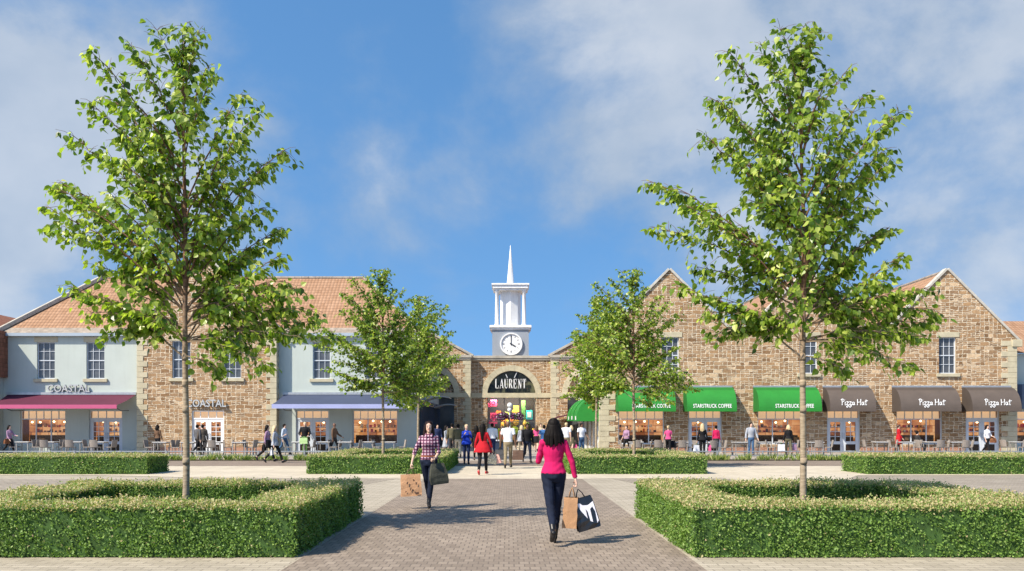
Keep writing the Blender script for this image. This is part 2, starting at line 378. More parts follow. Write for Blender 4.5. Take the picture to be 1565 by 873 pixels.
def clip(poly, a, b):
    """keep the part of a (u,z) polygon below the line through a-b"""
    def side(p): return (p[1] - a[1]) - (b[1] - a[1]) / (b[0] - a[0]) * (p[0] - a[0])
    out = []
    for i, p in enumerate(poly):
        q = poly[(i + 1) % len(poly)]; sp, sq = side(p), side(q)
        if sp <= 1e-9: out.append(p)
        if (sp < -1e-9 and sq > 1e-9) or (sp > 1e-9 and sq < -1e-9):
            t = sp / (sp - sq); out.append((p[0] + (q[0] - p[0]) * t, p[1] + (q[1] - p[1]) * t))
    return out
def wall(mb, O, U, prof, holes=(), depth=.18, mi=0, rmi=1, z0=0):
    """wall sheet along U from O, top profile [(u,z)], rectangular holes (u0,u1,z0,z1) with reveals going inward"""
    O = Vector(O); U = Vector(U); Z = Vector((0, 0, 1)); Nn = U.cross(Z)
    us = sorted(set([round(p[0], 5) for p in prof] + [round(x, 5) for h in holes for x in h[:2]]))
    zmax = max(p[1] for p in prof)
    zs = sorted(set([z0, zmax] + [round(x, 5) for h in holes for x in h[2:]]))
    def top(u):
        for (a, za), (b, zb) in zip(prof, prof[1:]):
            if a - 1e-6 <= u <= b + 1e-6: return za + (zb - za) * (u - a) / (b - a)
    P = lambda u, z, dd=0: O + U * u + Z * z - Nn * dd
    for ua, ub in zip(us, us[1:]):
        if ub - ua < 1e-5: continue
        m = (ua + ub) / 2
        ta, tb = top(ua + 1e-5), top(ub - 1e-5)
        for za, zb in zip(zs, zs[1:]):
            c = (za + zb) / 2
            if any(h[0] < m < h[1] and h[2] < c < h[3] for h in holes): continue
            poly = clip([(ua, za), (ub, za), (ub, zb), (ua, zb)], (ua, ta), (ub, tb))
            if len(poly) >= 3: mb.add([P(u, z) for u, z in poly], [tuple(range(len(poly)))], mi)
    for a, b, c, e in holes:
        for q in ([(a, c, 0), (a, c, 1), (a, e, 1), (a, e, 0)], [(b, c, 1), (b, c, 0), (b, e, 0), (b, e, 1)],
                  [(a, e, 0), (a, e, 1), (b, e, 1), (b, e, 0)], [(a, c, 1), (a, c, 0), (b, c, 0), (b, c, 1)]):
            mb.add([P(u, z, depth * dd) for u, z, dd in q], [(0, 1, 2, 3)], rmi)

def text_mesh(s, size, extrude=0, spacing=1.0, bold=0, xs=1.0):
    cu = bpy.data.curves.new('txt', 'FONT'); cu.body = s; cu.size = size; cu.extrude = extrude; cu.space_character = spacing; cu.offset = bold
    cu.align_x = 'CENTER'; cu.resolution_u = 3
    o = bpy.data.objects.new('txt', cu); C.objects.link(o)
    dg = bpy.context.evaluated_depsgraph_get()
    me = bpy.data.meshes.new_from_object(o.evaluated_get(dg))
    vs = [(v.co.x * xs, v.co.y, v.co.z) for v in me.vertices]; fs = [tuple(p.vertices) for p in me.polygons]; ns = [p.normal.z for p in me.polygons]
    bpy.data.objects.remove(o); bpy.data.curves.remove(cu); bpy.data.meshes.remove(me)
    return vs, fs, ns
rng = random.Random(7); nr = np.random.default_rng(11)
# ================================================================== GROUND
PAV_B = paver_mat('beige_pavers', (.36, .315, .24), (.46, .405, .315), (.235, .2, .155), .30, .15, 0, .009)
PAV_P = paver_mat('brown_grey_setts', (.228, .182, .14), (.315, .255, .198), (.155, .125, .098), .125, .21, 0, .008)
PAV_G = paver_mat('grey_brown_pavers', (.27, .23, .18), (.37, .32, .255), (.17, .145, .11), .3, .15, R(12), .010)
PAV_S = paver_mat('sandy_paving', (.50, .435, .33), (.57, .50, .385), (.40, .345, .265), .4, .4, 0, .004)
PAV_D = paver_mat('brown_strip_pavers', (.225, .175, .135), (.29, .23, .18), (.15, .12, .095), .2, .1, 0, .006)
PAV_T = paver_mat('terrace_slabs', (.33, .29, .24), (.41, .36, .30), (.22, .19, .16), .45, .45, 0, .008)
SOIL = mat('bark_mulch', (.06, .04, .025), .95, .4, 12, bmp=.8)
def sheet(name, poly, z, m):
    b = MB(); b.add([(x, y, z) for x, y in poly], [tuple(range(len(poly)))])
    o = b.build(name, m); tag(o, kind='structure'); return o
sheet('ground', [(-400, -60), (400, -60), (400, 500), (-400, 500)], 0, PAV_B)
def gp(px, py): Y = YG(py); return (PX(px, Y), Y)
# grey-brown plaza left and right, in front of the sandy crossing
sheet('plaza_paving', [(-70, 19.0), (-9.5, 19.5), (-6.5, 22), (-4.2, 26), (-3.6, 28.9), (-70, 28.9)], .004, PAV_G)
sheet('square_paving', [(3.3, 28.9), (3.7, 26.5), (6.5, 22.5), (10.5, 19.0), (70, 17), (70, 31.8), (11.4, 31.8), (9.8, 30.6), (9.0, 29.5), (8.6, 28.9)], .004, PAV_G)
nb = [(-70, 31.2), (-14, 31.0), (-10, 29.6), (-2.65, 28.9), (2.3, 28.9), (5.0, 29.3), (6.7, 29.0), (7.6, 27.6), (8.4, 26.6), (9.6, 26.2), (10.3, 27.2), (11.0, 29.5), (11.8, 31.0), (70, 31.2)]
sheet('sandy_road', nb + [(70, 38), (-70, 38)], .008, PAV_S)
sheet('path', [(-2.65, 6), (2.3, 6), (2.3, 28.9), (-2.65, 28.9)], .012, PAV_P)
sheet('brown_pavement', [(-70, 38), (70, 38), (70, 43.4), (-70, 43.4)], .012, PAV_D)
sheet('terrace_paving', [(-70, 45.2), (-5.2, 45.2), (-5.2, 57), (-70, 57)], .010, PAV_T)
sheet('terrace_floor', [(5.2, 45.2), (70, 45.2), (70, 57), (5.2, 57)], .010, PAV_T)
sheet('alley_paving', [(-5.2, 43.4), (5.2, 43.4), (5.6, 75), (-5.7, 75)], .010, PAV_T)

# ================================================================== BUILDING PIECES
def sash_window(parent, x0, x1, z0, z1, yw, fmat=None, lint=True, lab=None):
    """upper-storey sash window 3x4 set into the wall at yw (facing -y)"""
    fmat = fmat or FRAME_G; y = yw + .16; b = MB(); t = .055
    for a, c in ((x0, x0 + t), (x1 - t, x1)): b.box(a, c, y - .04, y + .03, z0, z1)
    for a, c in ((z0, z0 + t), (z1 - t, z1)): b.box(x0 + t, x1 - t, y - .04, y + .03, a, c)
    zm = (z0 + z1) / 2; b.box(x0 + t, x1 - t, y - .045, y + .03, zm - .03, zm + .03)
    w = x1 - x0
    for k in (1, 2):
        xx = x0 + w * k / 3; b.box(xx - .014, xx + .014, y - .03, y + .01, z0 + t, z1 - t)
    for zz in ((z0 + zm) / 2, (zm + z1) / 2): b.box(x0 + t, x1 - t, y - .032, y + .008, zz - .014, zz + .014)
    f = b.build('window', fmat, parent)
    if lab: f['label'] = lab
    MB().box(x0 + .02, x1 - .02, y + .012, y + .05, z0 + .02, z1 - .02).build('pane', DGLASS, f)
    if lint:
        MB().box(x0 - .16, x1 + .2, yw - .035, yw + .2, z1 + .003, z1 + .32).build('lintel', QUOIN, f, bevel=.01)
    MB().box(x0 - .17, x1 + .2, yw - .13, yw + .17, z0 - .20, z0 - .003).build('sill', QUOIN, f, bevel=.01)
    return f
def interior(parent, x0, x1, z0, z1, y, seed):
    r = random.Random(seed); b = MB(); yb = y + 1.5
    b.add([(x0 - .3, yb, z0 - .4), (x1 + .3, yb, z0 - .4), (x1 + .3, yb, z1 + .02), (x0 - .3, yb, z1 + .02)], [(0, 1, 2, 3)], 0)
    b.add([(x0 - .3, y + .02, z1 + .02), (x1 + .3, y + .02, z1 + .02), (x1 + .3, yb, z1 + .02), (x0 - .3, yb, z1 + .02)], [(3, 2, 1, 0)], 1)
    b.add([(x0 - .3, y + .1, 0.02), (x0 - .3, yb, 0.02), (x0 - .3, yb, z1), (x0 - .3, y + .1, z1)], [(0, 1, 2, 3)], 2)
    b.add([(x1 + .3, y + .1, 0.02), (x1 + .3, yb, 0.02), (x1 + .3, yb, z1), (x1 + .3, y + .1, z1)], [(3, 2, 1, 0)], 2)
    b.add([(x0 - .3, y + .1, z0 - .3), (x1 + .3, y + .1, z0 - .3), (x1 + .3, yb, z0 - .3), (x0 - .3, yb, z0 - .3)], [(0, 1, 2, 3)], 2)
    # counter, shelves with goods, pendant lamps, chair backs
    zc = max(z0, .2)
    b.box(x0, x1, yb - .5, yb - .1, 0.05, zc + .55, 2)
    for zz in (1.25, 1.55):
        if r.random() < .8: b.box(x0 + .2, x1 - .3, yb - .22, yb - .03, zz, zz + .03, 2)
        x = x0 + .25
        while x < x1 - .4:
            w = r.uniform(.06, .16); h = r.uniform(.08, .22)
            b.box(x, x + w, yb - .2, yb - .06, zz + .03, zz + .03 + h, r.choice([2, 3, 4, 5])); x += w + r.uniform(.02, .2)
    x = x0 + r.uniform(.2, .5)
    while x < x1 - .2:
        b.sphere((x, y + .8, 1.92 + r.uniform(-.05, .05)), (.07, .07, .06), 8, 5, 6); b.box(x - .004, x + .004, y + .796, y + .804, 1.97, z1, 2)
        x += r.uniform(.5, .9)
    x = x0 + r.uniform(.1, .3)
    while x < x1 - .3:
        if r.random() < .75:
            h = zc + r.uniform(.15, .45); b.box(x, x + .34, y + .45, y + .5, zc - .3, h, r.choice([2, 5, 2])); b.box(x + .05, x + .29, y + .44, y + .46, h - .22, h - .04, 5)
        x += r.uniform(.45, .8)
    return b.build('shop_interior', [GLOW, GLOWT, WOODD, CREAM, REDB, TAN, LAMPG], parent)
CREAM = mat('cream_card', (.75, .66, .5), .7); REDB = mat('red_packaging', (.5, .04, .03), .6); TAN = mat('tan_leather', (.38, .2, .09), .6)
def shop_window(parent, x0, x1, z0, z1, yw, nm, nt_, seed, fmat=None, zt=2.08):
    fmat = fmat or FRAME_G; y = yw + .14; b = MB(); t = .06
    for a, c in ((x0, x0 + t), (x1 - t, x1)): b.box(a, c, y - .05, y + .04, z0, z1)
    for a, c in ((z0, z0 + .07), (z1 - t, z1)): b.box(x0 + t, x1 - t, y - .05, y + .04, a, c)
    b.box(x0 + t, x1 - t, y - .055, y + .045, zt - .03, zt + .03)
    for k in range(1, nm): xx = x0 + (x1 - x0) * k / nm; b.box(xx - .028, xx + .028, y - .05, y + .04, z0 + .07, zt - .03)
    for k in range(1, nt_): xx = x0 + (x1 - x0) * k / nt_; b.box(xx - .018, xx + .018, y - .045, y + .035, zt + .03, z1 - t)
    f = b.build('shop_window', fmat, parent)
    g = MB(); g.add([(x0 + .03, y, z0 + .03), (x1 - .03, y, z0 + .03), (x1 - .03, y, z1 - .03), (x0 + .03, y, z1 - .03)], [(0, 1, 2, 3)]); g.build('pane', GLASS, f)
    g = MB(); g.add([(x0 + .02, y + .25, zt), (x1 - .02, y + .25, zt), (x1 - .02, y + .3, z1), (x0 + .02, y + .3, z1)], [(0, 1, 2, 3)]); g.build('transom_glow', GLOWT, f)
    interior(f, x0, x1, z0, z1, y, seed); return f
def shop_doors(parent, x0, x1, z1, yw, seed, fmat=None, nt_=4, zt=2.1, lab=None):
    fmat = fmat or FRAME_G; y = yw + .14; b = MB(); t = .07
    for a, c in ((x0, x0 + t), (x1 - t, x1)): b.box(a, c, y - .05, y + .05, 0.012, z1)
    b.box(x0 + t, x1 - t, y - .05, y + .05, z1 - t, z1); b.box(x0 + t, x1 - t, y - .055, y + .05, zt - .04, zt + .05)
    for k in range(1, nt_): xx = x0 + (x1 - x0) * k / nt_; b.box(xx - .018, xx + .018, y - .045, y + .035, zt + .05, z1 - t)
    f = b.build('door_frame', fmat, parent)
    if lab: f['label'] = lab
    g = MB(); g.add([(x0 + .03, y + .02, .05), (x1 - .03, y + .02, .05), (x1 - .03, y + .02, z1 - .03), (x0 + .03, y + .02, z1 - .03)], [(0, 1, 2, 3)]); g.build('pane', GLASS, f)
    g = MB(); g.add([(x0 + .02, y + .25, zt), (x1 - .02, y + .25, zt), (x1 - .02, y + .3, z1), (x0 + .02, y + .3, z1)], [(0, 1, 2, 3)]); g.build('transom_glow', GLOWT, f)
    interior(f, x0, x1, .5, z1, y, seed)
    xm = (x0 + x1) / 2
    for a, c, s in ((x0 + t + .005, xm - .004, 1), (xm + .004, x1 - t - .005, -1)):
        q = MB(); st = .16; w = c - a; zb = .60; zl = .12; yy0, yy1 = y - .03, y + .03
        q.box(a, a + st, yy0, yy1, .03, zt - .045); q.box(c - st, c, yy0, yy1, .03, zt - .045)
        for za, zc in ((.03, zl), (.52, .70), (zt - .2, zt - .045)): q.box(a + st, c - st, yy0, yy1, za, zc)
        q.box((a + c) / 2 - .016, (a + c) / 2 + .016, yy0 + .01, yy1 - .01, .70, zt - .2)
        for k in (1, 2, 3):
            zz = .70 + (zt - .2 - .70) * k / 4; q.box(a + st, c - st, yy0 + .012, yy1 - .012, zz - .016, zz + .016)
        do = q.build('door', fmat, parent)
        hx = c - .06 if s > 0 else a + .06
        h = MB(); h.tube([(hx, yy0 - .05, .85), (hx, yy0 - .05, 1.25)], .014, 6); h.box(hx - .01, hx + .01, yy0 - .05, yy0, .9, .92); h.box(hx - .01, hx + .01, yy0 - .05, yy0, 1.18, 1.2); h.build('handle', GREYBOX, do)
        p = MB(); p.box(a + st + .003, c - st - .003, y - .004, y + .012, zl + .003, .52 - .003); p.build('kick_panel', DARKB, do)
    return f
DARKB = mat('dark_lower_glazing', (.03, .018, .012), .15, .2, 3)
def quoins(b, x0, x1, y, z0, z1, left=True, d=.035, h=.33, wl=.62, ws=.36, side=0, mi=0):
    """alternating dressed corner stones up the edge; the corner is at x0 (left) or x1"""
    z = z0; k = 0
    while z < z1 - .05:
        zz = min(z + h, z1); w = wl if k % 2 == 0 else ws
        a, c = (x0, x0 + w) if left else (x1 - w, x1)
        if left: a -= d
        else: c += d
        ws2 = ws if k % 2 == 0 else wl
        b.box(a, c, y - d, y + (ws2 if side else .08), z + .006, zz - .006, mi); z = zz; k += 1
def quarter_awning(parent, x0, x1, yw, z0, z1, p, mats, name='awning', lab=None, fdir=None):
    """quarter-round canvas awning fixed to a wall facing -y (x0..x1)"""
    b = MB(); n = 14; pr = [(p * math.sin(math.pi / 2 * k / n), z0 + (z1 - z0) * math.cos(math.pi / 2 * k / n)) for k in range(n + 1)]
    pr.append((p, z0 - .12))
    vs = [(x, yw - q, z) for x in (x0, x1) for q, z in pr]; m = len(pr)
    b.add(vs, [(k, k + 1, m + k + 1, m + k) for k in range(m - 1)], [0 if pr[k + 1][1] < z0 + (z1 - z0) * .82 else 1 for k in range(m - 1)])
    for x, rev in ((x0, 0), (x1, 1)):
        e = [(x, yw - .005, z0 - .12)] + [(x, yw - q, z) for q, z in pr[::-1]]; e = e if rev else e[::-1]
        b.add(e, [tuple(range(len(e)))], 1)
    o = b.build(name, mats, parent)
    if lab: o['label'] = lab
    f = MB(); f.box(x0 - .03, x1 + .03, yw - .10, yw - .003, z1 - .02, z1 + .10)
    f.build('head_box', GREYBOX, o)
    return o, lambda z: yw - p * math.sqrt(max(0, 1 - max(0, (z - z0) / (z1 - z0)) ** 2))
def folding_awning(parent, xw0, xw1, xf0, xf1, yw, p, zw, zf, val, mats, lab):
    b = MB(); n = 12
    for k in range(n):
        t0, t1 = k / n, (k + 1) / n
        def pt(t, s): 
            x = (xw0 + (xf0 - xw0) * t) if s == 0 else (xw1 + (xf1 - xw1) * t)
            return (x, yw - p * t, zw + (zf - zw) * t - .06 * math.sin(math.pi * t))
        b.add([pt(t0, 0), pt(t1, 0), pt(t1, 1), pt(t0, 1)], [(0, 1, 2, 3)])
    o = b.build('awning', mats[0], parent); o['label'] = lab
    v = MB(); v.box(xf0, xf1, yw - p - .03, yw - p, zf - val, zf + .015); v.build('valance', mats[1], o)
    c = MB(); c.box(xw0 - .05, xw1 + .05, yw - .16, yw - .004, zw - .02, zw + .13); c.build('cassette', GREYBOX, o)
    for x, s in ((xf0 + .35, 1), (xf1 - .35, -1)):
        a = MB(); a.tube([(x + s * .1, yw - .02, zw - 1.0), (x + s * .05, yw - p * .45, zf - .32), (x, yw - p * .97, zf - .02)], .022, 6); a.build('arm', DARK, o)
    return o
def sign(parent, s, xc, z, yfront, width, height, depth, mats, xs=1.0, spacing=1.0, bold=.0):
    vs, fs, ns = text_mesh(s, 1, .1, spacing, bold, xs)
    xa = min(v[0] for v in vs); xb = max(v[0] for v in vs); ya = min(v[1] for v in vs); yb = max(v[1] for v in vs)
    b = MB(); b.add([(xc + (x - (xa + xb) / 2) * width / (xb - xa), yfront + (0 if q > 0 else depth), z + (y - ya) * height / (yb - ya)) for x, y, q in vs], fs, [0 if abs(n) > .5 else 1 for n in ns])
    return b.build('lettering', mats, parent)
def rake(b, pts, y0, y1, th, mi=0):
    """coping stones along a polyline (x,z), lying on top of it"""
    for (xa, za), (xb, zb) in zip(pts, pts[1:]):
        L = math.hypot(xb - xa, zb - za); nx, nz_ = -(zb - za) / L, (xb - xa) / L
        n = max(1, round(L / .9))
        for k in range(n):
            a, c = k / n, (k + 1) / n - .008 / L
            q = [(xa + (xb - xa) * t + nx * o, za + (zb - za) * t + nz_ * o) for t, o in ((a, -.02), (c, -.02), (c, th), (a, th))]
            b.prism(q, y0, y1, mi)

# ================================================================== LEFT: pale blue shop building with stone bay
YW = 56.7; YB = 56.1
H1 = PZ(512, YW)                                   # eaves
root = bempty('shop_building', (-18, YW, 0), 'pale blue rendered shop building with tiled hipped roof and projecting stone gable bay', 'building')
def wx(px): return PX(px, YW)
XL, XR = -31.45, -5.7
wins_l = [(56.5, 83.7), (132, 159.6)]; wins_r = [(478, 505), (559, 584)]
def hole(a, b, y0, y1, Y=YW): return (PX(a, Y) , PX(b, Y), PZ(y1, Y), PZ(y0, Y))
zs1, zs0 = PZ(627, YW), PZ(679, YW)
hl = [hole(a, b, 523, 579) for a, b in wins_l] + [(wx(31), wx(100), zs0, zs1), (wx(136), wx(187), 0.012, zs1)]
hr = [hole(a, b, 523, 579) for a, b in wins_r] + [(wx(539), wx(608), zs0, zs1), (wx(452), wx(503), 0.012, zs1)]
b = MB()
bx0, bx1 = PX(210, YB), PX(422, YB)
wall(b, (0, YW, 0), (1, 0, 0), [(XL, H1), (bx0 + .1, H1)], hl, .16, 0, 0); b.build('wall', [BLUE], root); b = MB()
wall(b, (0, YW, 0), (1, 0, 0), [(bx1 - .1, H1), (XR, H1)], hr, .16, 0, 0); b.build('wall', [BLUE], root); b = MB()
wall(b, (XL, YW + 11, 0), (0, -1, 0), [(0, H1), (11, H1)], [], 0, 0, 0)
b.build('end_wall', [BLUE], root)
b = MB(); wall(b, (XR, YW, 0), (0, 1, 0), [(0, H1), (18.2, H1)], [], 0, 0, 0); sw = b.build('side_wall', [SHADED_R], root)
# stone bay
pk = (PX(316, YB), PZ(391, YB)); He = PZ(499, YB)
half = bx1 - pk[0]; zE = pk[1] - half * 1.02
prof = [(bx0, pk[1] - (pk[0] - bx0) * 1.02), pk, (bx1, zE)]
wb = [(263, 291), (341, 368.5)]
hb = [hole(a, c, 521, 578, YB) for a, c in wb] + [(PX(293, YB), PX(342.5, YB), .012, PZ(627.5, YB))]
b = MB(); wall(b, (0, YB, 0), (1, 0, 0), prof, hb, .2, 0, 1)
wall(b, (bx1, YB, 0), (0, 1, 0), [(0, prof[2][1]), (YW - YB, prof[2][1])], [], 0, 0, 1)
wall(b, (bx0, YW, 0), (0, -1, 0), [(0, prof[0][1]), (YW - YB, prof[0][1])], [], 0, 0, 1)
b.build('stone_bay', [STONE, REVEAL], root)
b = MB(); quoins(b, bx0, bx1, YB, .0, prof[0][1] - .05, True, side=1); b.build('quoins', QUOIN, root, bevel=.012); b = MB(); quoins(b, bx0, bx1, YB, 0, prof[2][1] - .05, False, side=1); b.build('quoins', QUOIN, root, bevel=.012)
b = MB(); rake(b, [(prof[0][0] - .12, prof[0][1] - .12), (pk[0], pk[1])], YB - .10, YB + .45, .13); b.build('bay_coping', COPING_L, root, bevel=.01); b = MB(); rake(b, [(pk[0], pk[1]), (prof[2][0] + .12, prof[2][1] - .12)], YB - .1, YB + .45, .13); b.build('bay_coping', COPING_L, root, bevel=.01)
for a, c in wins_l + wins_r: h = hole(a, c, 523, 579); sash_window(root, h[0], h[1], h[2], h[3], YW)
for a, c in wb: h = hole(a, c, 521, 578, YB); sash_window(root, h[0], h[1], h[2], h[3], YB)
shop_window(root, wx(31), wx(100), zs0, zs1, YW, 3, 6, 1); shop_window(root, wx(539), wx(608), zs0, zs1, YW, 3, 6, 2)
shop_doors(root, wx(136), wx(187), zs1, YW, 3); shop_doors(root, wx(452), wx(503), zs1, YW, 4)
shop_doors(root, PX(293, YB), PX(342.5, YB), PZ(627.5, YB), YB, 5, FRAME_W, lab='white painted double doors of the stone bay')
# roof
ye = YW - .28; ZR = PZ(425, 61.7); rl, rr = PX(158, 61.7), PX(556, 61.7)
e = [(XL - .15, ye, H1 + .1), (XR + .25, ye, H1 + .1), (XR + .25, 67.3, H1 + .1), (XL - .15, 67.3, H1 + .1)]
rdg = [(rl, 61.7, ZR), (rr, 61.7, ZR)]
def slope_low(a, c, d_, e_, t): pass
b = MB()
t = .085
def lerp(p, q, t): return tuple(p[i] + (q[i] - p[i]) * t for i in range(3))
A0, A1 = lerp(e[0], rdg[0], t), lerp(e[1], rdg[1], t)
b.add([e[0], e[1], A1, A0], [(0, 1, 2, 3)], 1); b.add([A0, A1, rdg[1], rdg[0]], [(0, 1, 2, 3)], 0)
b.add([e[1], e[2], rdg[1]], [(0, 1, 2)], 0); b.add([e[2], e[3], rdg[0], rdg[1]], [(0, 1, 2, 3)], 0); b.add([e[3], e[0], rdg[0]], [(0, 1, 2)], 0)
# cross gable over the bay
zb = pk[1] - .06; hw = half + .1
for s, xe in ((-1, prof[0][0]), (1, prof[2][0])):
    q = [(pk[0], YB + .02, zb), (pk[0], 61.9, zb), (xe, 61.9, zb - half * 1.02), (xe, YB + .02, zb - half * 1.02)]
    b.add(q, [(0, 1, 2, 3) if s > 0 else (3, 2, 1, 0)], 0)
rf = b.build('roof', [TILE, ROOF_EDGE], root)
b = MB()
def ridge(a, c, r=.12, n=None):
    a = Vector(a); c = Vector(c); L = (c - a).length; n = n or int(L / .45)
    for k in range(n): b.tube([a.lerp(c, k / n), a.lerp(c, (k + .96) / n)], [r, r * .93], 8)
ridge(rdg[0], rdg[1]); b.build('ridge_tiles', ROOF_EDGE, rf); b = MB(); ridge(e[1], rdg[1], .11); b.build('ridge_tiles', TILE_D if 0 else ROOF_EDGE, rf)
b = MB(); p0 = Vector(e[0]); p1 = Vector(rdg[0])
for k in range(9): b.bar(p0.lerp(p1, k / 9) + Vector((0, 0, .1)), p0.lerp(p1, (k + .985) / 9) + Vector((0, 0, .1)), .42, .24)
b.build('hip_coping', COPING, rf, bevel=.015)
b = MB(); b.box(XL - .12, bx0 - .045, YW - .3, YW - .02, H1 - .09, H1 + .1); b.build('gutter', FASCIA, rf); b = MB(); b.box(bx1 + .045, XR + .2, YW - .3, YW - .02, H1 - .09, H1 + .1); b.build('gutter', FASCIA, rf)
# awnings
folding_awning(root, wx(12), wx(208), PX(-14, 53.9), PX(178.6, 53.9), YW, 2.8, PZ(603, YW), PZ(619, 53.9), PZ(619, 53.9) - PZ(624.6, 53.9), (MAROON, PINKV), 'maroon canvas awning with pink valance')
folding_awning(root, wx(434), wx(631), PX(415.4, 53.8), PX(623, 53.8), YW, 2.9, PZ(603, YW), PZ(618.2, 53.8), PZ(618.2, 53.8) - PZ(624.4, 53.8), (PURPLE, PURPV), 'blue violet canvas awning with lilac valance')
sign(root, 'COASTAL', wx(107), PZ(599.5, YW), YW - .22, wx(139.5) - wx(75), .46, .12, [LETTER, LETTERS], bold=.012)['label'] = 'grey raised COASTAL lettering above the maroon awning'
sign(root, 'COASTAL', PX(317, YB), PZ(622.3, YB), YB - .24, PX(347, YB) - PX(286.5, YB), .46, .12, [LETTER, LETTERS], bold=.012)['label'] = 'grey raised COASTAL lettering above the white doors'
b = MB(); b.box(bx0 + .66, PX(293, YB) - .02, YB - .05, YB + .02, 0.0, .34); b.build('brick_plinth', BRICKR, root); b = MB(); b.box(PX(342.5, YB) + .02, bx1 - .66, YB - .05, YB + .02, 0.0, .34); b.build('brick_plinth', BRICKR, root)
# shaded shopfronts along the alley side wall
x = XR
for y0, y1 in ((58.2, 61.2), (62, 65.4), (66.2, 69.6), (70.4, 73.6)):
    b = MB(); b.box(x + .01, x + .08, y0, y1, .02, 3.0, 0)
    for k in range(5):
        yy = y0 + (y1 - y0) * k / 4; b.box(x + .08, x + .14, yy - .04, yy + .04, .02, 3.0, 1)
    b.box(x + .08, x + .16, y0 - .05, y1 + .05, 3.0, 3.3, 1); b.build('alley_shopfront', [DGLASS, NAVY], root)
for y0, zz, lab in ((60.5, 3.3, 'dark grey flat awning on the alley side'), (68, 2.95, 'pale edged flat awning on the alley side')):
    b = MB(); n = 8
    for k in range(n):
        t0, t1 = k / n, (k + 1) / n
        f = lambda t: (x + .02 + 1.7 * t, zz + .28 * math.sin(t * 2.3))
        b.prism([(f(t0)[0], f(t0)[1]), (f(t1)[0], f(t1)[1]), (f(t1)[0], f(t1)[1] + .05), (f(t0)[0], f(t0)[1] + .05)], y0, y0 + 2.6)
    o = b.build('awning', GREYBOX, root); o['label'] = lab

# ================================================================== RIGHT: stone building with three gables
root = bempty('gabled_building', (18.5, YW, 0), 'long rubble stone shop building with three gables, green and brown awnings', 'building')
xl, xr = 5.63, 31.4
zp = PZ(412, YW); cs = [PX(1023, YW), PX(1235.5, YW), PX(1447.5, YW)]; g = 3.55
prof = [(xl, zp - (cs[0] - xl)), (cs[0], zp), (cs[0] + g, zp - g), (cs[1] - g, zp - g), (cs[1], zp), (cs[1] + g, zp - g), (cs[2] - g, zp - g), (cs[2], zp), (xr, zp - (xr - cs[2]))]
wu = [(1011, 1037.5), (1222, 1249), (1435, 1461)]
hs_ = [hole(a, c, 515.5, 571) for a, c in wu]
zt1 = PZ(627, YW)
sws = [(945, 1015), (1158, 1228), (1370, 1440)]; sds = [(1052, 1103), (1264, 1314.5), (1476, 1527.5)]
hs_ += [(wx(a), wx(c), PZ(679, YW), zt1) for a, c in sws] + [(wx(a), wx(c), .012, zt1) for a, c in sds]
b = MB(); wall(b, (0, YW, 0), (1, 0, 0), prof, hs_, .2, 0, 1)
wall(b, (xr, YW, 0), (0, 1, 0), [(0, prof[-1][1]), (16, prof[-1][1])], [], 0, 0, 1)
b.build('wall', [STONE, REVEAL], root)
b = MB(); wall(b, (xl, 75, 0), (0, -1, 0), [(0, prof[0][1] - .4), (75 - YW, prof[0][1] - .4)], [], 0, 0, 0); b.build('side_wall', [WHITE_R], root)
b = MB(); quoins(b, xl, xr, YW, 0, prof[0][1] - .1, True, side=1, wl=.95, ws=.55); b.build('quoins', QUOIN, root, bevel=.012); b = MB(); quoins(b, xl, xr, YW, 0, prof[-1][1] - .1, False, side=1, wl=.95, ws=.55); b.build('quoins', QUOIN, root, bevel=.012)
b = MB(); pp = list(prof); pp[0] = (xl - .15, prof[0][1] - .15); pp[-1] = (xr + .15, prof[-1][1] - .15)
rake(b, pp, YW - .10, YW + .42, .12); b.build('coping', COPING_L, root, bevel=.01)
b = MB(); b.box(xr - .3, xr + .32, YW - .13, YW + .45, prof[-1][1] - .5, prof[-1][1] - .06); b.build('kneeler', QUOIN, root, bevel=.02); b = MB(); b.box(xl - .32, xl + .3, YW - .13, YW + .45, prof[0][1] - .5, prof[0][1] - .06); b.build('kneeler', QUOIN, root, bevel=.02)
b = MB()
ex = [xl - .2, (cs[0] + cs[1]) / 2, (cs[1] + cs[2]) / 2, xr + .2]
for i, c in enumerate(cs):
    zr_ = zp - .08
    for s, xe in ((-1, ex[i]), (1, ex[i + 1])):
        q = [(c, YW + .2, zr_), (c, 72, zr_), (xe, 72, zr_ - abs(xe - c)), (xe, YW + .2, zr_ - abs(xe - c))]
        b.add(q, [(0, 1, 2, 3) if s > 0 else (3, 2, 1, 0)], 0)
rf = b.build('roof', [TILE], root)
for c in cs: b = MB(); ridge((c, YW + .5, zp - .08), (c, 72, zp - .08), .12); b.build('ridge_tiles', ROOF_EDGE, rf)
for a, c in wu: h = hole(a, c, 515.5, 571); sash_window(root, h[0], h[1], h[2], h[3], YW)
for i, (a, c) in enumerate(sws): shop_window(root, wx(a), wx(c), PZ(679, YW), zt1, YW, 3, 5, 10 + i)
for i, (a, c) in enumerate(sds): shop_doors(root, wx(a), wx(c), zt1, YW, 20 + i)
b = MB(); edges = [xl + .98] + [v for a, c in sds for v in (wx(a) - .03, wx(c) + .03)] + [xr - .98]
for a, c in zip(edges[::2], edges[1::2]): MB().box(a, c, YW - .05, YW + .02, 0, .34).build('brick_plinth', BRICKR, root)
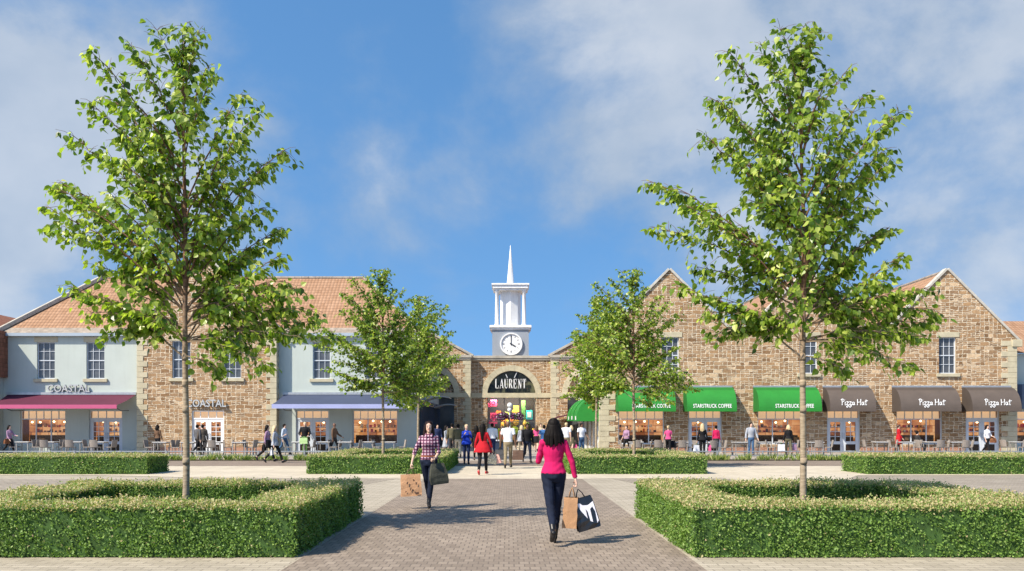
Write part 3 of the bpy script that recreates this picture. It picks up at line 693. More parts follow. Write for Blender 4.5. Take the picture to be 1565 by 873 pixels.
# brush-script lettering as hand-drawn strokes
PIZZA = [[(0.10, .98), (.02, .0)], [(-.06, .86), (.12, 1.02), (.34, .96), (.36, .72), (.08, .46)],
         [(.52, .56), (.46, .06), (.56, .08)], [(.56, .84), (.57, .88)],
         [(.68, .54), (.98, .56), (.66, .08), (.88, .12), (.92, -.12), (.76, -.36), (.66, -.22), (.98, .06)],
         [(1.10, .54), (1.40, .56), (1.08, .08), (1.30, .12), (1.34, -.12), (1.18, -.36), (1.08, -.22), (1.44, .10)],
         [(1.82, .50), (1.60, .48), (1.52, .16), (1.64, .04), (1.84, .46), (1.80, .10), (1.92, .06)],
         [(2.36, 1.0), (2.22, .0)], [(2.84, 1.02), (2.68, .0)], [(2.24, .46), (2.80, .56)],
         [(3.20, .50), (2.98, .48), (2.90, .16), (3.02, .04), (3.22, .46), (3.18, .10), (3.28, .06)],
         [(3.60, .92), (3.46, .10), (3.62, .10)], [(3.34, .64), (3.84, .74)]]
def smooth_line(p, n=5):
    if len(p) < 3: return [tuple(p[0][i] + (p[1][i] - p[0][i]) * k / 6 for i in range(2)) for k in range(7)]
    q = [p[0]] + list(p) + [p[-1]]; out = []
    for i in range(1, len(q) - 2):
        for k in range(n):
            t = k / n; a, b_, c, d_ = q[i - 1], q[i], q[i + 1], q[i + 2]
            out.append(tuple(.5 * (2 * b_[j] + (c[j] - a[j]) * t + (2 * a[j] - 5 * b_[j] + 4 * c[j] - d_[j]) * t * t + (3 * b_[j] - a[j] - 3 * c[j] + d_[j]) * t ** 3) for j in range(2)))
    return out + [p[-1]]
def script_sign(parent, x0, width, z, h, surf):
    k = width / 3.9; b = MB()
    for st in PIZZA:
        p = smooth_line(st); L = []
        for i, q in enumerate(p):
            a = p[max(i - 1, 0)]; c = p[min(i + 1, len(p) - 1)]; dx, dy = c[0] - a[0], c[1] - a[1]; l = math.hypot(dx, dy) or 1
            w = .047 * (1 + .25 * math.sin(i * 1.3)); nx, ny = -dy / l * w, dx / l * w
            L.append(((q[0] + nx, q[1] + ny * 1.0), (q[0] - nx, q[1] - ny * 1.0)))
        vs = []
        for s1, s2 in L:
            for q in (s1, s2):
                X = x0 + q[0] * k; Zz = z + q[1] * h; vs.append((X, surf(Zz) - .03, Zz))
        b.add(vs, [(2 * i, 2 * i + 1, 2 * i + 3, 2 * i + 2) for i in range(len(L) - 1)])
    return b.build('lettering', WHITE, parent)
gz0, gz1 = PZ(626, 55.35), PZ(592, YW)
greens = [(941, 1027, 'first green quarter-round awning'), (1044, 1118, 'second green quarter-round awning'), (1151, 1245, 'third green quarter-round awning')]
ordn = ['nearest the alley', 'in the middle', 'beside the brown awnings']
for (a, c, lab), nm in zip(greens, ordn):
    lw, rw_ = wx(a), wx(c)
    o, sf = quarter_awning(root, lw, rw_, YW, gz0, gz1, 1.35, [GREEN_A, GREEN_D], lab='green quarter-round awning ' + nm)
    vs, fs, ns = text_mesh('STARSTRUCK COFFEE', 1, 0, 1.04, .012)
    xa = min(v[0] for v in vs); xb = max(v[0] for v in vs); ya = min(v[1] for v in vs); yb = max(v[1] for v in vs)
    W2 = 2.32; xc = (lw + rw_) / 2 + (.25 if nm != 'in the middle' else 0.02); hh = .24; zb0 = gz0 + .10
    pts = [(xc + (x - (xa + xb) / 2) * W2 / (xb - xa), zb0 + (y - ya) * hh / (yb - ya)) for x, y, q in vs]
    MB().add([(x, sf(z) - .018, z) for x, z in pts], fs).build('lettering', WHITE, o)
for a, c, nm in ((1257.5, 1326, 'beside the green awnings'), (1363, 1453, 'in the middle'), (1470, 1543, 'at the far right end')):
    lw, rw_ = wx(a), wx(c)
    o, sf = quarter_awning(root, lw, rw_, YW, gz0, gz1, 1.35, [BROWN_A, BROWN_D], lab='taupe quarter-round awning ' + nm)
    W2 = PX(1324, 55.4) - PX(1283, 55.4); script_sign(o, (lw + rw_) / 2 - W2 / 2 + .12, W2, gz0 + .26, .37, sf)
# street side awnings (quarter round seen from their end) and white pilasters
for y0, zz in ((57.2, 0), (60.6, .05), (64.0, .05)):
    b = MB(); n = 12; p = 1.42; z0, z1 = 2.05 + zz, 3.55 + zz
    pr = [(xl - p * math.sin(math.pi / 2 * k / n), z0 + (z1 - z0) * math.cos(math.pi / 2 * k / n)) for k in range(n + 1)] + [(xl - p, z0 - .1)]; m = len(pr); y1 = y0 + 2.7
    b.add([(x_, y, z) for y in (y0, y1) for x_, z in pr], [(m + k, m + k + 1, k + 1, k) for k in range(m - 1)], 0)
    en = [(xl - .003, y0, z0 - .1)] + [(x_, y0, z) for x_, z in pr]; b.add(en, [tuple(range(len(en)))], 0)
    en = [(xl - .003, y1, z0 - .1)] + [(x_, y1, z) for x_, z in pr]; b.add(en, [tuple(reversed(range(len(en))))], 0)
    o = b.build('awning', [GREEN_A], root); o['label'] = 'green quarter-round awning on the alley side'
    q = MB(); q.box(xl - p - .012, xl - p - .002, y0 + .3, y0 + 1.1, z0 - .02, z0 + .22); q.build('white_panel', WHITE, o)
for y0, zz in ((68, 2.75), (71.5, 2.7)):
    b = MB(); b.prism([(xl - 1.9, zz - .45), (xl - .01, zz), (xl - .01, zz + .06), (xl - 1.9, zz - .39)], y0, y0 + 2.6); b.tube([(xl - 1.9, y0 - .02, zz - .42), (xl - 1.9, y0 + 2.62, zz - .42)], .06, 8)
    o = b.build('awning', [MAROON], root); o['label'] = 'dark red flat awning on the alley side'
for y0 in (57.9, 59.8, 62.8, 66.2, 69.8): MB().box(xl - .14, xl - .003, y0, y0 + .42, 0.012, 2.0, 0).build('pilaster', [WHITE], root)
for y0, y1 in ((58.4, 59.7), (60.4, 62.6), (63.4, 66), (66.8, 69.6)): MB().box(xl - .06, xl - .002, y0, y1, .012, 1.98, 0).build('alley_shopfront', [DGLASS], root)

# ================================================================== CENTRE: arched store with clock tower
YC = 75.0; YWG = 74.25; cx = .12
root = bempty('arched_store', (cx, YC, 0), 'stone store with tall arched glazed front and white clock tower at the alley end', 'building')
hp = PZ(547, YC); zspring = PZ(604, YC); r = 1.98
xa, xb = cx - 3.25, cx + 3.3
def arch_wall(b, O, prof, ax, r, zsp, ztop, extra=(), mi=0):
    """wall with a full-height arched opening centred at ax"""
    wall(b, O, (1, 0, 0), prof, [(ax - r, ax + r, .012, ztop)] + list(extra), .35, mi, 1)
    n = 20; ar = [(ax - r * math.cos(math.pi * k / n), zsp + r * math.sin(math.pi * k / n)) for k in range(n + 1)]
    y = O[1]
    for (x1, z1), (x2, z2) in zip(ar, ar[1:]):
        b.add([(x1, y, z1), (x2, y, z2), (x2, y, ztop), (x1, y, ztop)], [(0, 1, 2, 3)], mi)
        b.add([(x1, y, z1), (x1, y + .35, z1), (x2, y + .35, z2), (x2, y, z2)], [(0, 1, 2, 3)], 1)
def arch_ring(b, ax, y, r0, r1, zsp, n=13, d=.05):
    for k in range(n):
        a0, a1 = math.pi * k / n, math.pi * (k + .985) / n
        sub = 3; q = [(ax - r0 * math.cos(a0 + (a1 - a0) * i / sub), zsp + r0 * math.sin(a0 + (a1 - a0) * i / sub)) for i in range(sub + 1)]
        q += [(ax - r1 * math.cos(a0 + (a1 - a0) * i / sub), zsp + r1 * math.sin(a0 + (a1 - a0) * i / sub)) for i in range(sub, -1, -1)]
        b.prism(q[::-1], y - d, y + .06)
ztop = zspring + r + .04
b = MB(); arch_wall(b, (0, YC, 0), [(xa, hp), (xb, hp)], cx + .08, r, zspring, ztop); b.build('wall', [STONE2, REVEAL], root)
for s in (-1, 1):
    c0 = cx - 6.55 if s < 0 else cx + 6.6
    u0, u1 = c0 - 3.3, c0 + 3.3; zg = PZ(543, YWG); b = MB()
    arch_wall(b, (0, YWG, 0), [(u0, zg), (c0, zg + 3.3 * .54), (u1, zg)], c0, r, zspring, ztop)
    xx = u1 if s < 0 else u0
    if s < 0: wall(b, (xx, YWG, 0), (0, 1, 0), [(0, hp), (YC - YWG, hp)], [], 0, 0, 1)
    else: wall(b, (xx, YC, 0), (0, -1, 0), [(0, hp), (YC - YWG, hp)], [], 0, 0, 1)
    b.build('gabled_wing', [STONE2, REVEAL], root)
b = MB()
for c0, yy in ((cx + .08, YC), (cx - 6.55, YWG), (cx + 6.6, YWG)): b = MB(); arch_ring(b, c0, yy, r, r + .47, zspring); b.build('arch_surround', QUOIN, root, bevel=.012)
for c0, yy, w_ in ((cx + .025, YC, 3.27), (cx - 6.55, YWG, 3.3), (cx + 6.6, YWG, 3.3)): MB().box(c0 - w_, c0 + w_, yy - .07, yy + .06, zspring - .22, zspring + .17).build('string_course', QUOIN, root, bevel=.012)
b = MB(); b.box(xa, xb, YC - .16, YC + .5, hp - .04, hp + .17); b.box(xa, xb, YC - .09, YC + .2, hp - .2, hp - .045); b.build('cornice', COPING, root, bevel=.01)
for c0, u0, u1 in ((cx - 6.55, cx - 9.85, cx - 3.25), (cx + 6.6, cx + 3.3, cx + 9.9)): b = MB(); b.box(u0 - .1, u1 + .1, YWG - .16, YWG + .5, hp - .04, hp + .17); b.box(u0 - .05, u1 + .05, YWG - .09, YWG + .2, hp - .2, hp - .045); b.build('cornice', COPING, root, bevel=.01)
b = MB()
for c0 in (cx - 6.55, cx + 6.6):
    zg = PZ(543, YWG); b = MB(); rake(b, [(c0 - 3.5, zg - .1), (c0, zg + 3.3 * .54)], YWG - .12, YWG + .4, .16); rake(b, [(c0, zg + 3.3 * .54), (c0 + 3.5, zg - .1)], YWG - .12, YWG + .4, .16); b.build('gable_coping', COPING, root, bevel=.01)
b = MB(); quoins(b, 0, cx - 3.25, YWG, 0, hp - .22, False, side=1, wl=.62, ws=.42); b.build('quoins', QUOIN, root, bevel=.012); b = MB(); quoins(b, cx + 3.3, 0, YWG, 0, hp - .22, True, side=1, wl=.62, ws=.42); b.build('quoins', QUOIN, root, bevel=.012)
# shop glazing with displays
ax = cx + .08; yg = YC + .3
b = MB()
for x0, x1 in ((ax - r, ax - r + .08), (ax + r - .08, ax + r), (ax - .62, ax - .56), (ax + .62, ax + .68)): b.box(x0, x1, yg - .04, yg + .04, .02, zspring)
b.box(ax - r, ax + r, yg - .035, yg + .035, 1.95, 2.02); b.box(ax - r, ax + r, yg - .05, yg + .05, .01, .1); b.box(ax - r, ax + r, yg - .05, yg + .05, zspring - .22, zspring + .17)
fr = b.build('shop_window', [mat('bronze_frame', (.10, .095, .085), .4)], root)
g = MB(); g.add([(ax - r, yg, .1), (ax + r, yg, .1), (ax + r, yg, zspring), (ax - r, yg, zspring)], [(0, 1, 2, 3)]); g.build('pane', GLASS, fr)
g = MB(); n = 24; ar = [(ax - r * math.cos(math.pi * k / n), yg, zspring + .17 + (r - .1) * math.sin(math.pi * k / n)) for k in range(n + 1)]
g.add(ar[::-1], [tuple(range(n + 1))])
def fan_glass():
    m, t, b_ = newmat('arched_window_glass'); tc_ = N(t, 'ShaderNodeTexCoord'); n_ = noise(t, tc_.outputs['Object'], 1.1, 3, .5, 1)
    t.links.new(ramp(t, n_.outputs['Fac'], [(.3, (.012, .012, .014)), (.5, (.05, .05, .033)), (.68, (.14, .14, .08))]), b_.inputs['Base Color']); b_.inputs['Specular IOR Level'].default_value = .2; b_.inputs['Roughness'].default_value = .12; return m
g.build('arched_light', fan_glass(), fr)
# display: coloured goods on stands right behind the glass
DP = [mat('pink_box', (.75, .06, .16), .5), mat('magenta_mark', (.30, .01, .05), .5), mat('yellow_paper', (.80, .46, .05), .6, .3, 4), mat('lime_paper', (.30, .40, .05), .6, .35, 4),
      mat('turquoise_box', (.05, .50, .50), .5), mat('orange_cloth', (.70, .20, .03), .6), mat('dark_backdrop', (.035, .03, .03), .8), mat('leaf_green', (.06, .16, .03), .6, .3), mat('white_figure', (.7, .72, .66), .6)]
b = MB(); yd = yg + .35
b.box(ax - r, ax + r, yd + 1.6, yd + 1.65, .05, zspring, 6); b.box(ax - r, ax + r, yd - .2, yd + 1.6, .05, .35, 6)
b.box(ax - r + .03, ax - r + .07, yd - .2, yd + 1.6, .1, zspring, 6); b.box(ax + r - .07, ax + r - .03, yd - .2, yd + 1.6, .1, zspring, 6); b.box(ax - r, ax + r, yd - .25, yd + 1.6, zspring - .02, zspring + .05, 6)
def dpx(px): return PX(px, yd)
def dpz(py): return PZ(py, yd)
for (x0, y0, x1, y1) in ((749.5, 611, 759, 621), (749.5, 631, 759, 641)):
    b.box(dpx(x0), dpx(x1), yd, yd + .4, dpz(y1), dpz(y0), 0); xm, zm = (dpx(x0) + dpx(x1)) / 2, (dpz(y0) + dpz(y1)) / 2
    b.lathe([(.0, 0), (.001, 0)], 0, 0, 3, 1)
    for k in range(14):
        a = 2 * math.pi * k / 14; b.box(xm + .13 * math.cos(a) - .03, xm + .13 * math.cos(a) + .03, yd - .02, yd, zm + .13 * math.sin(a) - .03, zm + .13 * math.sin(a) + .03, 1)
b.box(dpx(745.5), dpx(750), yd + .1, yd + .4, dpz(623), dpz(616), 0); b.box(dpx(753), dpx(756), yd, yd + .1, dpz(652), dpz(641), 0); b.box(dpx(747), dpx(760), yd + .02, yd + .4, dpz(648), dpz(643), 0)
r2 = random.Random(5)
for k in range(26):     # crumpled coloured drapes and paper flowers
    px = r2.uniform(763, 790); py = r2.uniform(628, 676); b.sphere((dpx(px), yd + r2.uniform(0, .5), dpz(py)), (r2.uniform(.12, .32), r2.uniform(.1, .2), r2.uniform(.14, .4)), 7, 5, r2.choice([2, 2, 2, 3, 5]))
for k in range(16):
    px = r2.uniform(797, 816); py = r2.uniform(645, 672); b.sphere((dpx(px), yd + r2.uniform(0, .5), dpz(py)), (r2.uniform(.12, .3), .15, r2.uniform(.12, .3)), 7, 5, r2.choice([3, 3, 7, 2]))
b.box(dpx(804), dpx(814), yd, yd + .35, dpz(641), dpz(627), 4); b.box(dpx(806), dpx(812), yd - .02, yd, dpz(638), dpz(630), 8)
b.box(dpx(785), dpx(793), yd + .2, yd + .5, dpz(632), dpz(620), 2); b.box(dpx(758), dpx(766), yd + .2, yd + .5, dpz(640), dpz(628), 5)
b.box(dpx(797), dpx(803), yd + .3, yd + .6, dpz(640), dpz(612), 7)
for px in (748, 761, 800): b.box(dpx(px), dpx(px + 4), yd + .3, yd + .5, dpz(680), dpz(655), 3)
b.box(dpx(746), dpx(752), yd + .3, yd + .5, dpz(682), dpz(645), 8)
b.build('window_display', DP, fr)
for dx in (-1.0, 1.0):      # unseen area lamps added to brighten the window display
    la = bpy.data.lights.new('display_fill_light', 'AREA'); la.energy = 190; la.shape = 'RECTANGLE'; la.size = 1.4; la.size_y = .3; la.color = (1, .86, .66)
    lo = bpy.data.objects.new('display_fill_light', la); C.objects.link(lo); lo.parent = root; lo.location = (ax + dx - cx, yg + .12 - YC, zspring - .1); lo.rotation_euler = (R(28), 0, 0)
# condensed serif lettering from strokes
def serif_sign(parent, x0, x1, z0, z1, y, txt='LAURENT'):
    b = MB(); G = {
        'L': [(.12, 0, .12, 1, .22), (.02, .98, .34, .98, .06), (.02, .02, .78, .02, .07), (.74, 0, .74, .3, .07)],
        'A': [(.05, 0, .40, 1, .08), (.42, 1, .72, 0, .22), (.18, .32, .6, .32, .06), (-.05, .02, .18, .02, .06), (.56, .02, .92, .02, .06)],
        'U': [(.15, 1, .15, .22, .22), (.15, .22, .3, .04, .16), (.3, .04, .55, .04, .1), (.55, .04, .68, .22, .08), (.68, .22, .68, 1, .07), (.0, .98, .32, .98, .06), (.55, .98, .82, .98, .06)],
        'R': [(.15, 0, .15, 1, .22), (.15, .98, .5, .98, .07), (.5, .97, .62, .85, .14), (.62, .85, .62, .65, .22), (.62, .65, .5, .52, .14), (.5, .52, .15, .52, .06), (.40, .52, .72, .02, .22), (0, .02, .32, .02, .06), (.62, .02, .86, .02, .06)],
        'E': [(.15, 0, .15, 1, .22), (.02, .98, .72, .98, .06), (.02, .02, .74, .02, .07), (.15, .51, .55, .51, .06), (.70, 1, .70, .74, .06), (.72, 0, .72, .28, .07), (.54, .38, .54, .64, .06)],
        'N': [(.12, 0, .12, 1, .07), (.12, 1, .70, 0, .22), (.72, 0, .72, 1, .07), (-.02, .98, .2, .98, .06), (-.02, .02, .26, .02, .06), (.58, .98, .86, .98, .06)],
        'T': [(.40, 0, .40, 1, .22), (.02, .98, .78, .98, .07), (.05, 1, .05, .7, .06), (.75, 1, .75, .7, .06), (.24, .02, .56, .02, .06)]}
    cw = (x1 - x0) / len(txt); H = z1 - z0
    for i, ch in enumerate(txt):
        for (ax_, az, bx_, bz, w) in G[ch]:
            A = Vector((x0 + (i + ax_ * .95) * cw, y, z0 + az * H)); B_ = Vector((x0 + (i + bx_ * .95) * cw, y, z0 + bz * H))
            vert = abs(az - bz) > .1; b.bar(A, B_, w * (cw if vert else H), .06, up=(0, 1, 0))
    return b.build('lettering', WHITE, parent)
ls = serif_sign(root, PX(757, YC), PX(805.5, YC), PZ(593.5, YC), PZ(579.5, YC), YC - .02); ls['label'] = 'white serif LAURENT lettering in the arched window'
b = MB()
for px0, py0, px1, py1 in ((775.5, 577.5, 773, 572), (786, 578, 790, 569)): b.tube([(PX(px0, YC), YC - .02, PZ(py0, YC)), (PX(px1, YC), YC + .1, PZ(py1, YC))], .035, 6); b.build('sign_spotlight', LETTER, root); b = MB()
# wing arches
b = MB()
for c0 in (cx - 6.55, cx + 6.6): b = MB(); b.add([(c0 - r, YWG + .32, .02), (c0 + r, YWG + .32, .02), (c0 + r, YWG + .32, ztop), (c0 - r, YWG + .32, zspring)], [(0, 1, 2, 3)]); b.build('wing_glazing', DGLASS, root); b = MB(); b.add([(c0 - r, YWG + .2, zspring), (c0 + r, YWG + .2, zspring), (c0 + r, YWG + .2, ztop), (c0 - r, YWG + .2, ztop)], [(0, 1, 2, 3)]); b.build('tympanum', STONE2, root)
b = MB()
for c0 in (cx - 6.55, cx + 6.6):
    for s in (-1, 1):
        zg = PZ(543, YWG); q = [(c0, YWG + .3, zg + 1.7), (c0, 90, zg + 1.7), (c0 + s * 3.3, 90, zg), (c0 + s * 3.3, YWG + .3, zg)]; b.add(q, [(0, 1, 2, 3) if s > 0 else (3, 2, 1, 0)])
b.add([(xa, YC + .3, hp - .1), (xb, YC + .3, hp - .1), (xb, 90, hp - .1), (xa, 90, hp - .1)], [(0, 1, 2, 3)])
b.build('roof', TILE, root)
# clock tower
tx = PX(780.2, YC + .4); ty0, ty1 = YC + .35, YC + 3.35; ty = (ty0 + ty1) / 2
z_b1 = PZ(504, ty0)
tw = MB().box(tx - 1.5, tx + 1.5, ty0, ty1, hp - .1, z_b1).build('clock_tower', TOWER_G, root)
b = MB(); b.box(tx - 1.62, tx + 1.62, ty0 - .12, ty1 + .12, z_b1, z_b1 + .16); b.box(tx - 1.72, tx + 1.72, ty0 - .22, ty1 + .22, z_b1 + .16, z_b1 + .36); b.build('lower_cornice', WHITE, tw, bevel=.02)
zc0, zc1 = z_b1 + .36, PZ(447, ty)
b = MB(); b.lathe([(.86, zc0), (.86, zc1)], tx, ty, 8); lant = b.build('lantern', WHITE, tw)
for sx in (-1, 1):
    for sy in (-1, 1):
        b = MB(); b.lathe([(.21, zc0), (.21, zc0 + .1), (.17, zc0 + .16), (.135, zc1 - .14), (.19, zc1 - .08), (.19, zc1)], tx + sx * 1.12, ty + sy * 1.12, 12); b.build('column', WHITE, tw, smooth=True)
b = MB(); b.box(tx - 1.32, tx + 1.32, ty - 1.32, ty + 1.32, zc1, zc1 + .14); b.box(tx - 1.45, tx + 1.45, ty - 1.45, ty + 1.45, zc1 + .14, zc1 + .40); b.box(tx - 1.55, tx + 1.55, ty - 1.55, ty + 1.55, zc1 + .40, zc1 + .54); b.build('upper_cornice', WHITE, tw, bevel=.02)
zs = PZ(375, ty); b = MB(); b.lathe([(.36, zc1 + .54), (.31, zc1 + .6), (.02, zs)], tx, ty, 8); b.build('spire', WHITE, tw)
kx, kz, kr = PX(781.2, ty0), PZ(526, ty0), .92
def disc(b, x, z, y0, y1, r, n=40, mi=0): b.prism([(x + r * math.cos(2 * math.pi * k / n), z + r * math.sin(2 * math.pi * k / n)) for k in range(n)], y0, y1, mi)
b = MB(); disc(b, kx, kz, ty0 - .10, ty0 - .002, kr - .1)
ck = b.build('clock', WHITE, root); ck['label'] = 'white round clock face showing four o\'clock'
b = MB(); n = 40
for k in range(n):
    a0, a1 = 2 * math.pi * k / n, 2 * math.pi * (k + 1) / n
    q = [(kx + rr_ * math.cos(a), kz + rr_ * math.sin(a)) for rr_, a in ((kr - .11, a0), (kr, a0), (kr, a1), (kr - .11, a1))]; b.prism(q, ty0 - .19, ty0 - .003)
b.build('rim', WHITE, ck)
b = MB()
for k in range(12):
    a = math.pi / 6 * k; p = Vector((math.sin(a), 0, math.cos(a)))
    if k % 3 == 0:
        for o in (-.035, .035): b.bar(Vector((kx, ty0 - .108, kz)) + p * .55 + Vector((p.z, 0, -p.x)) * o, Vector((kx, ty0 - .108, kz)) + p * .72 + Vector((p.z, 0, -p.x)) * o, .03, .012, up=(0, 1, 0))
    else: b.bar(Vector((kx, ty0 - .108, kz)) + p * .58, Vector((kx, ty0 - .108, kz)) + p * .71, .04, .012, up=(0, 1, 0))
b.build('numerals', mat('clock_numeral_grey', (.12, .12, .13), .5), ck)
for L, w, a in ((.66, .06, 0.0), (.42, .09, R(120))):
    p = Vector((math.sin(a), 0, math.cos(a))); b = MB(); o = Vector((kx, ty0 - .125 - w * .1, kz)); b.bar(o - p * .12, o + p * L, w, .012, up=(0, 1, 0))
    b.build('hand', DARK, ck)

# ================================================================== NEIGHBOURS at the frame edges
root = bempty('tile_hung_house', (-34, 53.5, 0), 'house with brown tile-hung upper wall at the far left edge', 'house')
x1 = -31.0
MB().box(x1 - 8, x1 - .3, 55.0, 56.69, 0, PZ(575, 55)).build('wall', BLUE, root)
MB().box(x1 - 8, x1, 54.9, 56.66, PZ(575, 55), PZ(503, 55)).build('tile_hanging', TILE_D, root)
b = MB(); zt = PZ(505, 56); b.add([(x1 - .35, 54.7, zt), (x1 - .35, 69, zt), (-36.2, 69, 9.55), (-36.2, 54.7, 9.55)], [(0, 1, 2, 3)]); b.build('roof', TILE_D, root)
root = bempty('corner_shop', (34, 57.4, 0), 'pale blue corner shop with tiled roof and navy fascia at the far right edge', 'shop')
x0 = xr + .05; Y2 = 57.6
b = MB(); zE2 = PZ(541, Y2); wall(b, (0, Y2, 0), (1, 0, 0), [(x0, zE2), (x0 + 12, zE2)], [(x0 + .5, x0 + 3.4, .5, 2.6)], .2, 0, 0); b.build('wall', BLUE, root)
shop_window(root, x0 + .5, x0 + 3.4, .5, 2.6, Y2, 3, 5, 31)
b = MB(); b.box(x0 + .1, x0 + 11, Y2 - .5, Y2 - .01, 2.72, PZ(588, Y2)); b.build('fascia', NAVY, root)
b = MB(); b.add([(x0 - .1, Y2 - .3, zE2), (x0 + 12, Y2 - .3, zE2), (x0 + 12, Y2 + 4.5, PZ(492, Y2) + .55), (x0 - .1, Y2 + 4.5, PZ(492, Y2) + .55)], [(0, 1, 2, 3)]); b.build('roof', TILE, root)
# ================================================================== TREES
def bark_mat():
    m, t, b = newmat('birch_bark'); tc = N(t, 'ShaderNodeTexCoord')
    mp = N(t, 'ShaderNodeMapping'); mp.inputs['Scale'].default_value = (3, 3, 14); t.links.new(tc.outputs['Object'], mp.inputs[0])
    n = noise(t, mp.outputs[0], 2.0, 6, .65); n2 = noise(t, tc.outputs['Object'], 5, 4)
    sep = N(t, 'ShaderNodeSeparateXYZ'); t.links.new(tc.outputs['Object'], sep.inputs[0])
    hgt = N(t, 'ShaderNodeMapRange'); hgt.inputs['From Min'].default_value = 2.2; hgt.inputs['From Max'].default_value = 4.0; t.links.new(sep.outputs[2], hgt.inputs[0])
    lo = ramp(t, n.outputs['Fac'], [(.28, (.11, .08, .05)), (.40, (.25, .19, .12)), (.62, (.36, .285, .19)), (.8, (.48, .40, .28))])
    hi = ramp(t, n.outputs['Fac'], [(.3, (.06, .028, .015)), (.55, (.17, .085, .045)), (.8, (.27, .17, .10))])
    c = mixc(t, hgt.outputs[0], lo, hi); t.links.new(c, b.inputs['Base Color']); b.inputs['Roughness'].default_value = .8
    bump(t, b, n.outputs['Fac'], .5, .015); return m
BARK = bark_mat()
LEAF = leaf_mat('birch_leaf', [(0, (.05, .10, .012)), (.3, (.13, .22, .024)), (.6, (.30, .39, .05)), (1, (.56, .60, .17))], .36, .45, .5)
def leaf_mesh(name, Pn, D, Nn, L, Wd, tint, mats, parent, shape='ovate', extra=None, org=None):
    """many folded leaves as one mesh: base point, direction, normal, length, width per leaf"""
    n = len(Pn); D = D / np.linalg.norm(D, axis=1, keepdims=True); Sd = np.cross(D, Nn); Sd /= np.linalg.norm(Sd, axis=1, keepdims=True) + 1e-9; Nn = np.cross(Sd, D)
    prof = [(0, 0, 0), (.42, .10, .10), (.5, .42, .12), (0, 1, -.05), (-.5, .42, .12), (-.42, .10, .10)] if shape == 'ovate' else [(0, 0, 0), (.5, .45, .12), (0, 1, 0), (-.5, .45, .12)]
    V = np.concatenate([(Pn + D * (b_ * L)[:, None] + Sd * (a * Wd)[:, None] + Nn * (c * Wd)[:, None])[:, None, :] for a, b_, c in prof], 1)
    k = len(prof); V = V.reshape(-1, 3); base = (np.arange(n) * k)[:, None]
    Fc = np.concatenate([base + np.array([0, 1, 2, 3]), base + np.array([0, 3, 4, 5])], 0) if k == 6 else np.concatenate([base + np.array([0, 1, 2]), base + np.array([0, 2, 3])], 0)
    fs = Fc.tolist(); vs = V.tolist(); tn = np.concatenate([tint, tint]); mi = [0] * len(fs)
    if extra:   # solid core first
        ev, ef, em = extra; o = len(vs); vs += [tuple(x) for x in ev]; fs += [tuple(i + o for i in f) for f in ef]; mi += em; tn = np.concatenate([tn, np.full(len(ef), .2)])
    me = bpy.data.meshes.new(name)
    if org is not None: vs = (np.array(vs) - np.array(org)).tolist()
    me.from_pydata(vs, [], fs)
    for m in mats: me.materials.append(m)
    me.polygons.foreach_set('material_index', mi)
    a = me.attributes.new('tint', 'FLOAT', 'FACE'); a.data.foreach_set('value', np.clip(tn, 0, 1).astype(np.float32)); me.update()
    o = bpy.data.objects.new(name, me); C.objects.link(o)
    if parent is not None: o.parent = parent
    elif org is not None: o.location = org
    return o
TREE_K = 14.1 / F
